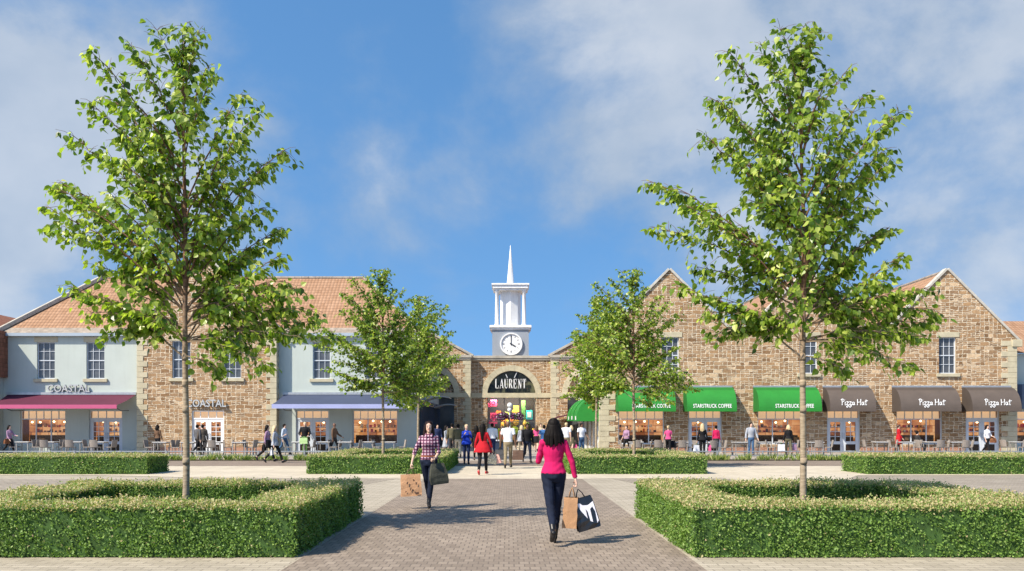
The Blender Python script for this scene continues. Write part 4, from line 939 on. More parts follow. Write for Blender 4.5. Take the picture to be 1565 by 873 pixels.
def make_tree(seed=3):
    r = random.Random(seed); b = MB()
    zt = lambda py: CH - (py - VY) * TREE_K
    tr = [Vector((.012 * math.sin(z * 1.7) + .02 * math.sin(z * .6), .02 * math.sin(z * 1.1), z)) for z in np.linspace(-.05, 7.62, 34)]
    rad = [(.064 if z < .1 else .056 - .0048 * z) if z < 4 else max(.009, .040 - (z - 4) * .009) for z in [p.z for p in tr]]
    b.tube(tr, rad, 10)
    for z in (1.15, 1.95, 2.35, 2.75, 3.05): b.lathe([(.050, z - .05), (.0565 - .0048 * z + .005, z - .012), (.0565 - .0048 * z + .005, z + .01), (.045, z + .05)], .02 * math.sin(z * .6) + .012 * math.sin(z * 1.7), 0, 10)
    def trunk_at(z): return tr[min(len(tr) - 1, max(0, round((z + .05) / 7.67 * 33)))]
    brs = []
    table = [(-37, 52, 120), (20, 50, 120), (0, 44, 90), (-8, 70, 150), (37, 122, 200), (-122, 98, 215), (-70, 82, 180), (-126, 140, 245), (-130, 166, 285), (-153, 219, 330), (-110, 200, 320), (-90, 245, 350),
             (-219, 262, 405), (-190, 290, 420), (-219, 343, 455), (-180, 330, 440), (-182, 436, 495), (-150, 400, 470), (-143, 478, 505), (-123, 508, 508), (-100, 470, 500), (-60, 250, 350), (-90, 340, 430), (-70, 410, 480),
             (90, 150, 265), (126, 190, 300), (142, 217, 335), (123, 254, 380), (80, 210, 310), (108, 310, 400), (143, 343, 440), (110, 360, 450), (143, 396, 470), (136, 425, 490), (194, 474, 508), (193, 510, 520), (150, 470, 505), (130, 556, 530), (50, 562, 540), (90, 520, 525), (60, 460, 500), (60, 280, 380), (70, 400, 460), (172, 445, 500), (186, 492, 515), (165, 515, 525), (110, 535, 530), (160, 455, 505), (-120, 455, 500), (-95, 500, 512), (25, 300, 400), (-30, 330, 420), (-45, 180, 290)]
    for dx, py, ps in table:
        if py < 470: ps = min(455 + (len(brs) * 41) % 95, ps + 45)
        z0 = zt(ps); p0 = trunk_at(z0); L = abs(dx) * TREE_K
        p1 = Vector((dx * TREE_K, r.uniform(-.42, .42) * max(.6, L), zt(py))); brs.append((p0, p1))
    prof = [(540, 130), (480, 190), (420, 175), (350, 180), (280, 160), (220, 140), (150, 110), (100, 70)]
    for i in range(20):
        py = r.uniform(120, 455); R_ = np.interp(py, [q[0] for q in prof[::-1]], [q[1] for q in prof[::-1]]) * TREE_K
        a = r.choice([-1, 1]) * (math.pi / 2 + r.uniform(-.85, .85)); L = R_ * r.uniform(.55, .95)
        z0 = zt(py + r.uniform(60, 130) * min(1, (545 - py) / 130 + .1)); p0 = trunk_at(z0)
        brs.append((p0, Vector((math.cos(a) * L, math.sin(a) * L, zt(py)))))
    Pn = []; D = []
    ntab = len(table)
    for bi, (p0, p1) in enumerate(brs):
        v = p1 - p0; L = v.length; lowb = p1.z < 3.2
        mid = p0.lerp(p1, .5) + Vector((0, 0, .10 * L if not lowb else .16 * L)) - Vector((v.x, v.y, 0)) * .06
        pts = []
        n = max(5, int(L / .16))
        for k in range(n + 1):
            t = k / n; q = p0 * (1 - t) ** 2 + mid * 2 * t * (1 - t) + p1 * t * t
            pts.append(q + Vector((r.gauss(0, .012), r.gauss(0, .012), r.gauss(0, .012))) * (1 if 0 < k < n else 0))
        r0 = .005 + .0045 * L; b.tube(pts, [r0 * (1 - .8 * k / n) + .002 for k in range(n + 1)], 6, cap=False)
        for k in range(n + 1):
            t = k / n
            if t < (.30 if lowb else .22): continue
            q = pts[k]; bd = (pts[min(k + 1, n)] - pts[max(k - 1, 0)]).normalized()
            for j in range(4 if bi < ntab else 2):
                dr = (bd * .8 + Vector((r.gauss(0, 1), r.gauss(0, 1), r.gauss(0, .7) - .05)) * .75).normalized()
                tl = r.uniform(.14, .46) * (1.12 - .45 * t); e = q + dr * tl - Vector((0, 0, tl * .30))
                b.tube([q, q.lerp(e, .5) + Vector((0, 0, .02)), e], [.004, .003, .002], 4, cap=False)
                m = max(4, int(tl * 15))
                for i in range(m):
                    s = (i + .6) / m; c = q.lerp(e, s)
                    ld = Vector((dr.x, dr.y, 0)) * .55 + Vector((r.gauss(0, .55), r.gauss(0, .55), -.75 + r.gauss(0, .45)))
                    ld.normalize(); pet = ld * .035 + Vector((r.gauss(0, .02), r.gauss(0, .02), 0)); Pn.append(c + pet); D.append(ld)
    n = len(Pn); Pn = np.array(Pn); D = np.array(D); out = np.array(Pn); out[:, 2] = 0; out /= (np.linalg.norm(out, axis=1, keepdims=True) + .05)
    Nn = out * .8 + np.array([0, 0, .75]) + nr.normal(0, .62, (n, 3)); L = nr.uniform(.078, .132, n)
    return b, (Pn, D, Nn, L, L * nr.uniform(.72, .92, n), np.clip(nr.normal(.47, .27, n), 0, 1))
tb, lf = make_tree()
GT = 'young birch trees along the avenue'
t0 = empty('birch_tree', (PX(282, 14.1), 14.1, 0), 'tall young birch tree in the hedge planter behind the woman in the plaid shirt', 'tree')
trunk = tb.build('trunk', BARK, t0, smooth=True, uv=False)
crown = leaf_mesh('crown', *lf, [LEAF], t0)
def copy_tree(o, parent=None):
    c = o.copy(); C.objects.link(c); c.parent = parent
    for ch in list(o.children): copy_tree(ch, c)
    return c
t0['label'] = 'tall young birch in the near hedge planter in front of the COASTAL stone bay'
t0['group'] = GT
for px, Y, sc, rz, lab in ((1226, 14.1, 1.0, 0.0, 'tall young birch in the near hedge planter in front of the green awnings'),
                           (585, 36, 1.0, .5, 'smaller looking birch in the middle planter before the blue violet awning'),
                           (640, 45, 1.03, 2.4, 'birch at the alley corner of the pale blue building'),
                           (968, 36, 1.0, -.35, 'smaller looking birch in the middle planter before the first green awning'),
                           (912, 45, 1.03, 1.9, 'birch at the alley corner of the gabled stone building')):
    c = copy_tree(t0); c.location = (PX(px, Y), Y, 0); c.scale = (sc * (1.14 if Y > 20 else 1), sc * (1.14 if Y > 20 else 1), sc); c.rotation_euler = (0, 0, rz); c['label'] = lab

# ================================================================== HEDGES
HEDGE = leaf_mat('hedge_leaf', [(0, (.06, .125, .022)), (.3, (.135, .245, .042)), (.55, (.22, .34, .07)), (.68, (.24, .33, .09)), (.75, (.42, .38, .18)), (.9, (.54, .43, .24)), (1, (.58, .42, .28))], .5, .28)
HCORE = mat('hedge_inner_twigs', (.040, .085, .018), .95, .4, 9)
def hedge(name, boxes, dens, size, org, label, seed, sunlit_pale=.82):
    """clipped hedge: boxes (x0,x1,y0,y1,z) butted together, leaf faces all over the outside"""
    g = np.random.default_rng(seed); ev, ef = [], []; P = []; Nm = []; T = []
    for x0, x1, y0, y1, z in boxes:
        i = .05; o = len(ev)
        ev += [(x0 + i, y0 + i, .012), (x1 - i, y0 + i, .012), (x1 - i, y1 - i, .012), (x0 + i, y1 - i, .012), (x0 + i, y0 + i, z - i), (x1 - i, y0 + i, z - i), (x1 - i, y1 - i, z - i), (x0 + i, y1 - i, z - i)]
        ef += [tuple(k + o for k in f) for f in ((4, 5, 6, 7), (0, 1, 5, 4), (1, 2, 6, 5), (2, 3, 7, 6), (3, 0, 4, 7))]
        for (ox, oy, oz), (ux, uy, uz), (vx, vy, vz), nn in (((x0, y0, 0), (x1 - x0, 0, 0), (0, 0, z), (0, -1, 0)), ((x0, y1, 0), (x1 - x0, 0, 0), (0, 0, z), (0, 1, 0)),
                ((x0, y0, 0), (0, y1 - y0, 0), (0, 0, z), (-1, 0, 0)), ((x1, y0, 0), (0, y1 - y0, 0), (0, 0, z), (1, 0, 0)), ((x0, y0, z), (x1 - x0, 0, 0), (0, y1 - y0, 0), (0, 0, 1))):
            A = math.hypot(ux, math.hypot(uy, uz)) * math.hypot(vx, math.hypot(vy, vz)); k = int(A * dens * (1.0 if nn[2] < .5 else 1.15)); 
            if nn[1] > .5: k = int(k * .45)
            a = g.random((k, 1)); c = g.random((k, 1))
            q = np.array([ox, oy, oz]) + a * np.array([ux, uy, uz]) + c * np.array([vx, vy, vz])
            # shallow clumps in the clipped surface
            w = np.sin(q[:, 0] * 9.1 + q[:, 2] * 7) * np.sin(q[:, 1] * 8.3 + q[:, 2] * 11 + q[:, 0] * 3) + .6 * np.sin(q[:, 0] * 23 + q[:, 1] * 19 + q[:, 2] * 27)
            q = q + np.array(nn) * (g.normal(-.012, .024, (k, 1)) + .020 * w[:, None] + .022 * np.sin(q[:, :1] * 2.3 + q[:, 1:2] * 3.1) - (.02 if nn[2] < .5 else 0) + (np.abs(g.normal(0, .03, (k, 1))) * (g.random((k, 1)) < .12) if nn[2] > .5 else 0)); q[:, 2] = np.maximum(q[:, 2], .02)
            P.append(q); Nm.append(np.repeat(np.array([nn], float), k, 0))
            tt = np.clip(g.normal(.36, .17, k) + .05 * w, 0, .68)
            if nn[2] > .5: tt = np.where(g.random(k) < sunlit_pale, g.uniform(.64, .93, k), tt + .2)  # tops get tan tints: sunlit look painted into leaf colour, with pale new growth
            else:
                hi = np.clip((q[:, 2] / z - .86) / .14, 0, 1); tt = np.where(g.random(k) < hi * sunlit_pale * .5 + .012, g.uniform(.66, .95, k), tt)
            T.append(tt)
    P = np.concatenate(P); Nm = np.concatenate(Nm); T = np.concatenate(T); n = len(P)
    D = g.normal(0, .8, (n, 3)) + np.array([0, 0, .25]) + Nm * .45; Nn = Nm + g.normal(0, .55, (n, 3))
    L = g.uniform(.7, 1.3, n) * size
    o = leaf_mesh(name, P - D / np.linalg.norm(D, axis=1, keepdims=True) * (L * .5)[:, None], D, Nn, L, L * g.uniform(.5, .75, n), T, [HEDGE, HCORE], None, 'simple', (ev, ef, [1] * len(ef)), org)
    tag(o, label, 'hedge'); return o
def ring(x0, x1, y0, y1, t, z): return [(x0, x1, y0, y0 + t, z), (x0, x1, y1 - t, y1, z), (x0, x0 + t, y0 + t, y1 - t, z), (x1 - t, x1, y0 + t, y1 - t, z)]
Y0, Y1 = 11.72, 16.9
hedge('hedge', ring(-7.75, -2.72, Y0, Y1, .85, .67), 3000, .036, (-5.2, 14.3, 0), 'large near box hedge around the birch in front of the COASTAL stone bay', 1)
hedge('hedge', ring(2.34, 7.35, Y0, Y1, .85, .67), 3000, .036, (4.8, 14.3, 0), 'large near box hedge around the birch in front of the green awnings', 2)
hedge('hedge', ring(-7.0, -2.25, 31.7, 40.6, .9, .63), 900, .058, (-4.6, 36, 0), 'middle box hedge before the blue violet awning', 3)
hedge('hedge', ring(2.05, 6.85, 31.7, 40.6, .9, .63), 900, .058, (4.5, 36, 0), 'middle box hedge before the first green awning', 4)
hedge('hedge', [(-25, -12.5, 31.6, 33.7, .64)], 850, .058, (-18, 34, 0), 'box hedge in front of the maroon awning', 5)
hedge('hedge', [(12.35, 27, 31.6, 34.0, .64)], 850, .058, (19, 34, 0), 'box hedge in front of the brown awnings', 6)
for x0, x1, y0, y1 in ((-6.9, -3.57, Y0 + .85, Y1 - .85), (3.19, 6.5, Y0 + .85, Y1 - .85), (-6.1, -3.15, 32.6, 39.7), (2.95, 5.95, 32.6, 39.7)):
    sheet('planting_soil', [(x0, y0), (x1, y0), (x1, y1), (x0, y1)], .05, SOIL)

# grasses along the terrace edge
GRASS = leaf_mat('ornamental_grass', [(0, (.06, .13, .025)), (.5, (.20, .28, .055)), (1, (.46, .44, .16))], .5, .3)
def grass_strip(x0, x1, seed):
    g = np.random.default_rng(seed); nT = int((x1 - x0) * 16); P = []; D = []; L = []; T = []
    for i in range(nT):
        c = np.array([g.uniform(x0, x1), g.uniform(43.6, 44.9), .01]); k = g.integers(9, 16); h = g.uniform(.16, .40)
        for j in range(k):
            P.append(c + np.array([g.normal(0, .05), g.normal(0, .05), 0])); D.append((g.normal(0, .45), g.normal(0, .45), 1)); L.append(h * g.uniform(.7, 1.2)); T.append(g.uniform(0, 1))
    P = np.array(P); n = len(P); L = np.array(L)
    o = leaf_mesh('ornamental_grass', P, np.array(D), g.normal(0, 1, (n, 3)), L, np.full(n, .045), np.array(T), [GRASS], None, 'simple', None, None); tag(o, kind='stuff'); return o
grass_strip(-40, -5.3, 1); grass_strip(5.3, 44, 2)
sheet('planting_bed', [(-60, 43.42), (-5.2, 43.42), (-5.2, 45.18), (-60, 45.18)], .016, SOIL)
sheet('flower_bed', [(5.2, 43.42), (60, 43.42), (60, 45.18), (5.2, 45.18)], .016, SOIL)

# ================================================================== KNEE RAILS
def knee_rail(x0, x1, label):
    o = bempty('knee_rail', ((x0 + x1) / 2, 45.5, 0), label, 'railing')
    n = round((x1 - x0) / 2.3); 
    for k in range(n + 1):
        x = x0 + (x1 - x0) * k / n; MB().box(x - .035, x + .035, 45.46, 45.54, .01, .44).build('post', GREYBOX, o)
    for z in (.40, .2): b = MB(); b.bar((x0, 45.5, z), (x1, 45.5, z), .035, .05); b.build('rail', GREYBOX, o)
knee_rail(-33, -5.6, 'low galvanised rail along the terrace of the pale blue building')
knee_rail(5.8, 33, 'low galvanised rail along the terrace of the gabled stone building')

# ================================================================== CAFE FURNITURE
WOVEN = mat('grey_woven_rattan', (.27, .235, .205), .75, .18, 30, bmp=.4)
TABTOP = mat('pale_table_top', (.62, .62, .61), .35, .05, 3)
TLEG = mat('table_leg_grey', (.30, .29, .28), .5, .08, 5)
def proto_chair():
    o = empty('cafe_chair', (0, 0, 0), 'x', 'chair', 'cafe chairs on the terraces')
    MB().box(-.22, .22, -.22, .22, .42, .46).build('seat', WOVEN, o, bevel=.012)
    b = MB(); n = 5
    for k in range(n):       # curved woven back at +y
        x0, x1 = -.22 + .44 * k / n, -.22 + .44 * (k + 1) / n; f = lambda x: .21 + .05 * (1 - (x / .22) ** 2)
        vs = [(x0, f(x0), .46), (x1, f(x1), .46), (x1, f(x1) + .03, .46), (x0, f(x0) + .03, .46), (x0, f(x0) + .07, .86), (x1, f(x1) + .07, .86), (x1, f(x1) + .10, .86), (x0, f(x0) + .10, .86)]
        b.add(vs, [(0, 3, 2, 1), (4, 5, 6, 7), (0, 1, 5, 4), (2, 3, 7, 6)] + ([(3, 0, 4, 7)] if k == 0 else []) + ([(1, 2, 6, 5)] if k == n - 1 else []))
    b.build('backrest', WOVEN, o)
    for sx in (-1, 1):
        for sy in (-1, 1):
            b = MB(); b.bar((sx * .19, sy * .19, .42), (sx * .215, sy * .215, .0), .03, .03); b.build('leg', TLEG, o)
    return o
def proto_table():
    o = empty('cafe_table', (0, 0, 0), 'x', 'table', 'cafe tables on the terraces')
    MB().box(-.40, .40, -.36, .36, .715, .745).build('tabletop', TABTOP, o, bevel=.008)
    MB().box(-.34, .34, -.30, .30, .66, .714).build('apron', TLEG, o)
    for sx in (-1, 1):
        for sy in (-1, 1): MB().box(sx * .33 - .02, sx * .33 + .02, sy * .29 - .02, sy * .29 + .02, 0, .66).build('leg', TLEG, o)
    return o
ch0, tb0 = proto_chair(), proto_table(); used = [0, 0]
def place(proto, i, x, y, rz, lab):
    o = proto if not used[i] else copy_tree(proto); used[i] = 1
    o.location = (x, y, .012); o.rotation_euler = (0, 0, rz); o['label'] = lab
spots = [(38, 52.6, 'at the left end of the maroon awning'), (77, 52.4, 'outside the window under the maroon awning'), (117, 52.6, 'between window and doors under the maroon awning'), (153, 52.3, 'outside the doors under the maroon awning'),
         (247, 51.8, 'at the left quoins of the stone bay'), (289, 51.5, 'just left of the white doors'), (330, 51.8, 'in front of the white doors'), (367, 51.6, 'right of the white doors'), (398, 52, 'at the right quoins of the stone bay'),
         (458, 52.2, 'outside the doors under the blue violet awning'), (496, 52.5, 'right of the doors under the blue violet awning'), (528, 52.2, 'between doors and window under blue violet awning'), (562, 52.5, 'left of window centre under the blue violet awning'), (594, 52.3, 'at the window\'s right under the blue violet awning'),
         (972, 52, 'at the left of the first green awning\'s window'), (1004, 52.3, 'at the right of the first green awning\'s window'), (1040, 51.8, 'between the first and second green awnings'), (1084, 50.8, 'outside the doors under the second green awning'), (1131, 51.6, 'between the second and third green awnings'), (1168, 51.9, 'at the left of the third green awning\'s window'), (1196, 51.6, 'at the middle of the third green awning\'s window'), (1246, 51.7, 'left of the doors under the first brown awning'),
         (1346, 52.3, 'right of the doors under the first brown awning'), (1384, 52, 'at the left of the second brown awning\'s window'), (1424, 52.2, 'at the right of the second brown awning\'s window'), (1462, 52, 'left of the doors under the third brown awning'), (1557, 52.4, 'at the far right end of the terrace')]
for i, (px, Y, where) in enumerate(spots):
    x = PX(px, Y); j = rng.uniform(-.12, .12)
    place(tb0, 1, x, Y, j * .6, 'pale topped cafe table ' + where)
    place(ch0, 0, x - rng.uniform(.58, .68), Y + rng.uniform(-.08, .08), math.pi / 2 + rng.uniform(-.35, .35), 'woven chair left of the table ' + where)
    place(ch0, 0, x + rng.uniform(.58, .68), Y + rng.uniform(-.08, .08), -math.pi / 2 + rng.uniform(-.35, .35), 'woven chair right of the table ' + where)
    if rng.random() < .4: place(ch0, 0, x + rng.uniform(-.1, .1), Y - .62, math.pi + rng.uniform(-.2, .2), 'woven chair before the table ' + where)

# ================================================================== FLOWER LAMP POST, TRADER CART
lx, ly = PX(779, 60), 60
o = bempty('lamp_post', (lx, ly, 0), 'lamp post with white globes and purple flower baskets before the arched store', 'lamp post')
b = MB(); b.lathe([(.14, 0.01), (.14, .25), (.08, .32), (.055, .6), (.045, 2.9)], lx, ly, 12); b.build('post', GREYBOX, o, smooth=True)
for z, r_ in ((PZ(619.5, 60), .17), (PZ(626.5, 60), .13)): b = MB(); b.sphere((lx - (0 if r_ > .15 else .02), ly - (.0 if r_ > .15 else .2), z), r_, 16, 10); b.build('globe', WHITE, o, smooth=True)
b = MB(); b.tube([(lx - .7, ly, 2.26), (lx, ly, 2.36), (lx + .7, ly, 2.26)], .02, 6); b.tube([(lx, ly - .2, 2.55), (lx, ly, 2.5)], .02, 6); b.build('bracket', GREYBOX, o)
PETAL = leaf_mat('purple_petals', [(0, (.04, .003, .03)), (.5, (.12, .008, .10)), (.8, (.22, .02, .20)), (.86, (.75, .65, .75)), (1, (.85, .8, .85))], .6, .2)
for k, dx in enumerate((-.48, .48)):
    g = np.random.default_rng(50 + k); n = 520; a = g.normal(0, 1, (n, 3)); a /= np.linalg.norm(a, axis=1, keepdims=True); q = a * np.array([.46, .36, .25]) * g.uniform(.75, 1.05, (n, 1)) + np.array([lx + dx, ly, 2.28])
    ev = MB(); ev.sphere((lx + dx, ly, 2.27), (.36, .28, .19), 10, 6)
    fl = leaf_mesh('flower_basket', q, g.normal(0, .7, (n, 3)) + a * .3, a + g.normal(0, .4, (n, 3)), g.uniform(.06, .11, n), g.uniform(.06, .1, n), g.uniform(0, 1, n) ** 1.3, [PETAL, HCORE], o, 'simple', (ev.v, ev.f, [1] * len(ev.f)), None)
    fl.data.transform(Matrix.Translation((-lx, -ly, 0)))
cx_, cy_ = PX(760.5, 54), 54
o = bempty('market_cart', (cx_, cy_, 0), 'navy market cart with pale goods on its counter before the arched store', 'cart')
MB().box(cx_ - .34, cx_ + .34, cy_ - .3, cy_ + .3, .15, .72).build('body', NAVY, o, bevel=.01)
MB().box(cx_ - .38, cx_ + .38, cy_ - .34, cy_ + .34, .723, .77).build('counter', NAVY, o, bevel=.008)
for sx in (-1, 1):
    b = MB(); b.prism([(cx_ + sx * .22 + .14 * math.cos(2 * math.pi * k / 16), .16 + .14 * math.sin(2 * math.pi * k / 16)) for k in range(16)], cy_ - .345, cy_ - .305); b.build('wheel', DARK, o)
for k, (dx, w, h) in enumerate(((-.22, .16, .10), (.0, .2, .07), (.22, .12, .14))):
    p = MB().box(cx_ + dx - w / 2, cx_ + dx + w / 2, cy_ - .12, cy_ + .1, .772, .772 + h).build('display_box', [CREAM, WHITE, TABTOP][k], None, org=(cx_ + dx, cy_, .772), bevel=.008)
    tag(p, ['cream carton at the left of the navy cart counter', 'low white tray in the middle of the navy cart counter', 'tall pale carton at the right of the navy cart counter'][k], 'box')
# ================================================================== PEOPLE
SKIN_L = mat('light_skin', (.62, .40, .30), .55, .05, 8); SKIN_D = mat('brown_skin', (.16, .085, .055), .5, .05, 8)
HAIR_D = mat('dark_hair', (.008, .006, .005), .6, .3, 20, spec=.12); HAIR_B = mat('blonde_hair', (.55, .42, .24), .5, .2, 30, bmp=.3); HAIR_BR = mat('brown_hair', (.085, .045, .025), .45, .25, 30, bmp=.3)
CLO = {}
def cloth(name, col, var=.14):
    if name not in CLO: CLO[name] = mat(name, col, .85, var, 7, bmp=.25, spec=.2, fine=14)
    return CLO[name]
def denim(name, col):
    if name not in CLO: CLO[name] = mat(name, col, .85, .35, 5, bmp=.35, spec=.2, fine=12)
    return CLO[name]
JEAN = denim('dark_denim', (.010, .015, .032)); JEANB = denim('blue_denim', (.06, .12, .22)); BLACK = cloth('black_cloth', (.012, .012, .014)); WHITEC = cloth('white_cotton', (.72, .73, .76), .05)
SHOE = mat('black_shoe_leather', (.012, .011, .011), .35, .1, 8); SHOER = mat('red_shoe', (.55, .03, .03), .4); SHOEB = mat('brown_shoe', (.11, .055, .03), .45)
def plaid():
    m, t, b = newmat('plaid_cotton'); tc = N(t, 'ShaderNodeTexCoord'); sep = N(t, 'ShaderNodeSeparateXYZ'); t.links.new(tc.outputs['Object'], sep.inputs[0])
    def st(o, w, lo): return math_n(t, 'LESS_THAN', math_n(t, 'FRACT', math_n(t, 'ADD', math_n(t, 'DIVIDE', o, w), 20.0)), lo)
    a = st(sep.outputs[0], .062, .56); c = st(sep.outputs[2], .062, .56); a2 = st(sep.outputs[0], .062, .12); c2 = st(sep.outputs[2], .062, .12)
    s = math_n(t, 'MULTIPLY', math_n(t, 'ADD', a, c), .5)
    col = ramp(t, s, [(0, (.62, .48, .53)), (.5, (.15, .055, .11)), (1, (.022, .009, .028))])
    col = mixc(t, math_n(t, 'MULTIPLY', math_n(t, 'MAXIMUM', a2, c2), .45), col, (.50, .12, .2))
    t.links.new(col, b.inputs['Base Color']); b.inputs['Roughness'].default_value = .85; return m
PLAID = plaid()

def capsule(p0, r0, p1, r1, seg=10):
    p0 = Vector(p0); p1 = Vector(p1); ax = p1 - p0
    if ax.length < 1e-5: ax = Vector((0, 0, 1e-4))
    t = ax.normalized(); u = t.cross(Vector((0, 0, 1)))
    if u.length < .05: u = t.cross(Vector((0, 1, 0)))
    u.normalize(); w = t.cross(u); vs = []; rings = []
    for a in (-80, -45, -10): rings.append((p0 + t * r0 * math.sin(R(a)), r0 * math.cos(R(a))))
    for a in (10, 45, 80): rings.append((p1 + t * r1 * math.sin(R(a)), r1 * math.cos(R(a))))
    for c, r in rings:
        for k in range(seg): a = 2 * math.pi * k / seg; vs.append(c + (u * math.cos(a) + w * math.sin(a)) * r)
    n = len(rings); fs = [(i * seg + k, i * seg + (k + 1) % seg, (i + 1) * seg + (k + 1) % seg, (i + 1) * seg + k) for i in range(n - 1) for k in range(seg)]
    fs += [tuple(reversed(range(seg))), tuple(range((n - 1) * seg, n * seg))]; return vs, fs
def loft(rings, seg=18):
    """rings (x, y, z, rx, ry) stacked upwards"""
    vs = [(x + rx * math.cos(2 * math.pi * k / seg), y + ry * math.sin(2 * math.pi * k / seg), z) for x, y, z, rx, ry in rings for k in range(seg)]
    n = len(rings); fs = [(i * seg + k, i * seg + (k + 1) % seg, (i + 1) * seg + (k + 1) % seg, (i + 1) * seg + k) for i in range(n - 1) for k in range(seg)]
    return vs, fs + [tuple(reversed(range(seg))), tuple(range((n - 1) * seg, n * seg))]
def fuse(mb, voxel, it):
    """union of overlapping closed pieces as one continuous surface"""
    me = bpy.data.meshes.new('tmp'); me.from_pydata(mb.v, [], mb.f); o = bpy.data.objects.new('tmp', me); C.objects.link(o)
    m = o.modifiers.new('r', 'REMESH'); m.mode = 'VOXEL'; m.voxel_size = voxel
    if it: q = o.modifiers.new('s', 'SMOOTH'); q.factor = .5; q.iterations = it
    dg = bpy.context.evaluated_depsgraph_get(); r = bpy.data.meshes.new_from_object(o.evaluated_get(dg))
    bpy.data.objects.remove(o); bpy.data.meshes.remove(me); return r
def obj_from(name, me, m, parent):
    me.materials.clear(); me.materials.append(m); me.polygons.foreach_set('use_smooth', [True] * len(me.polygons)); me.name = name
    o = bpy.data.objects.new(name, me); C.objects.link(o); o.parent = parent; return o

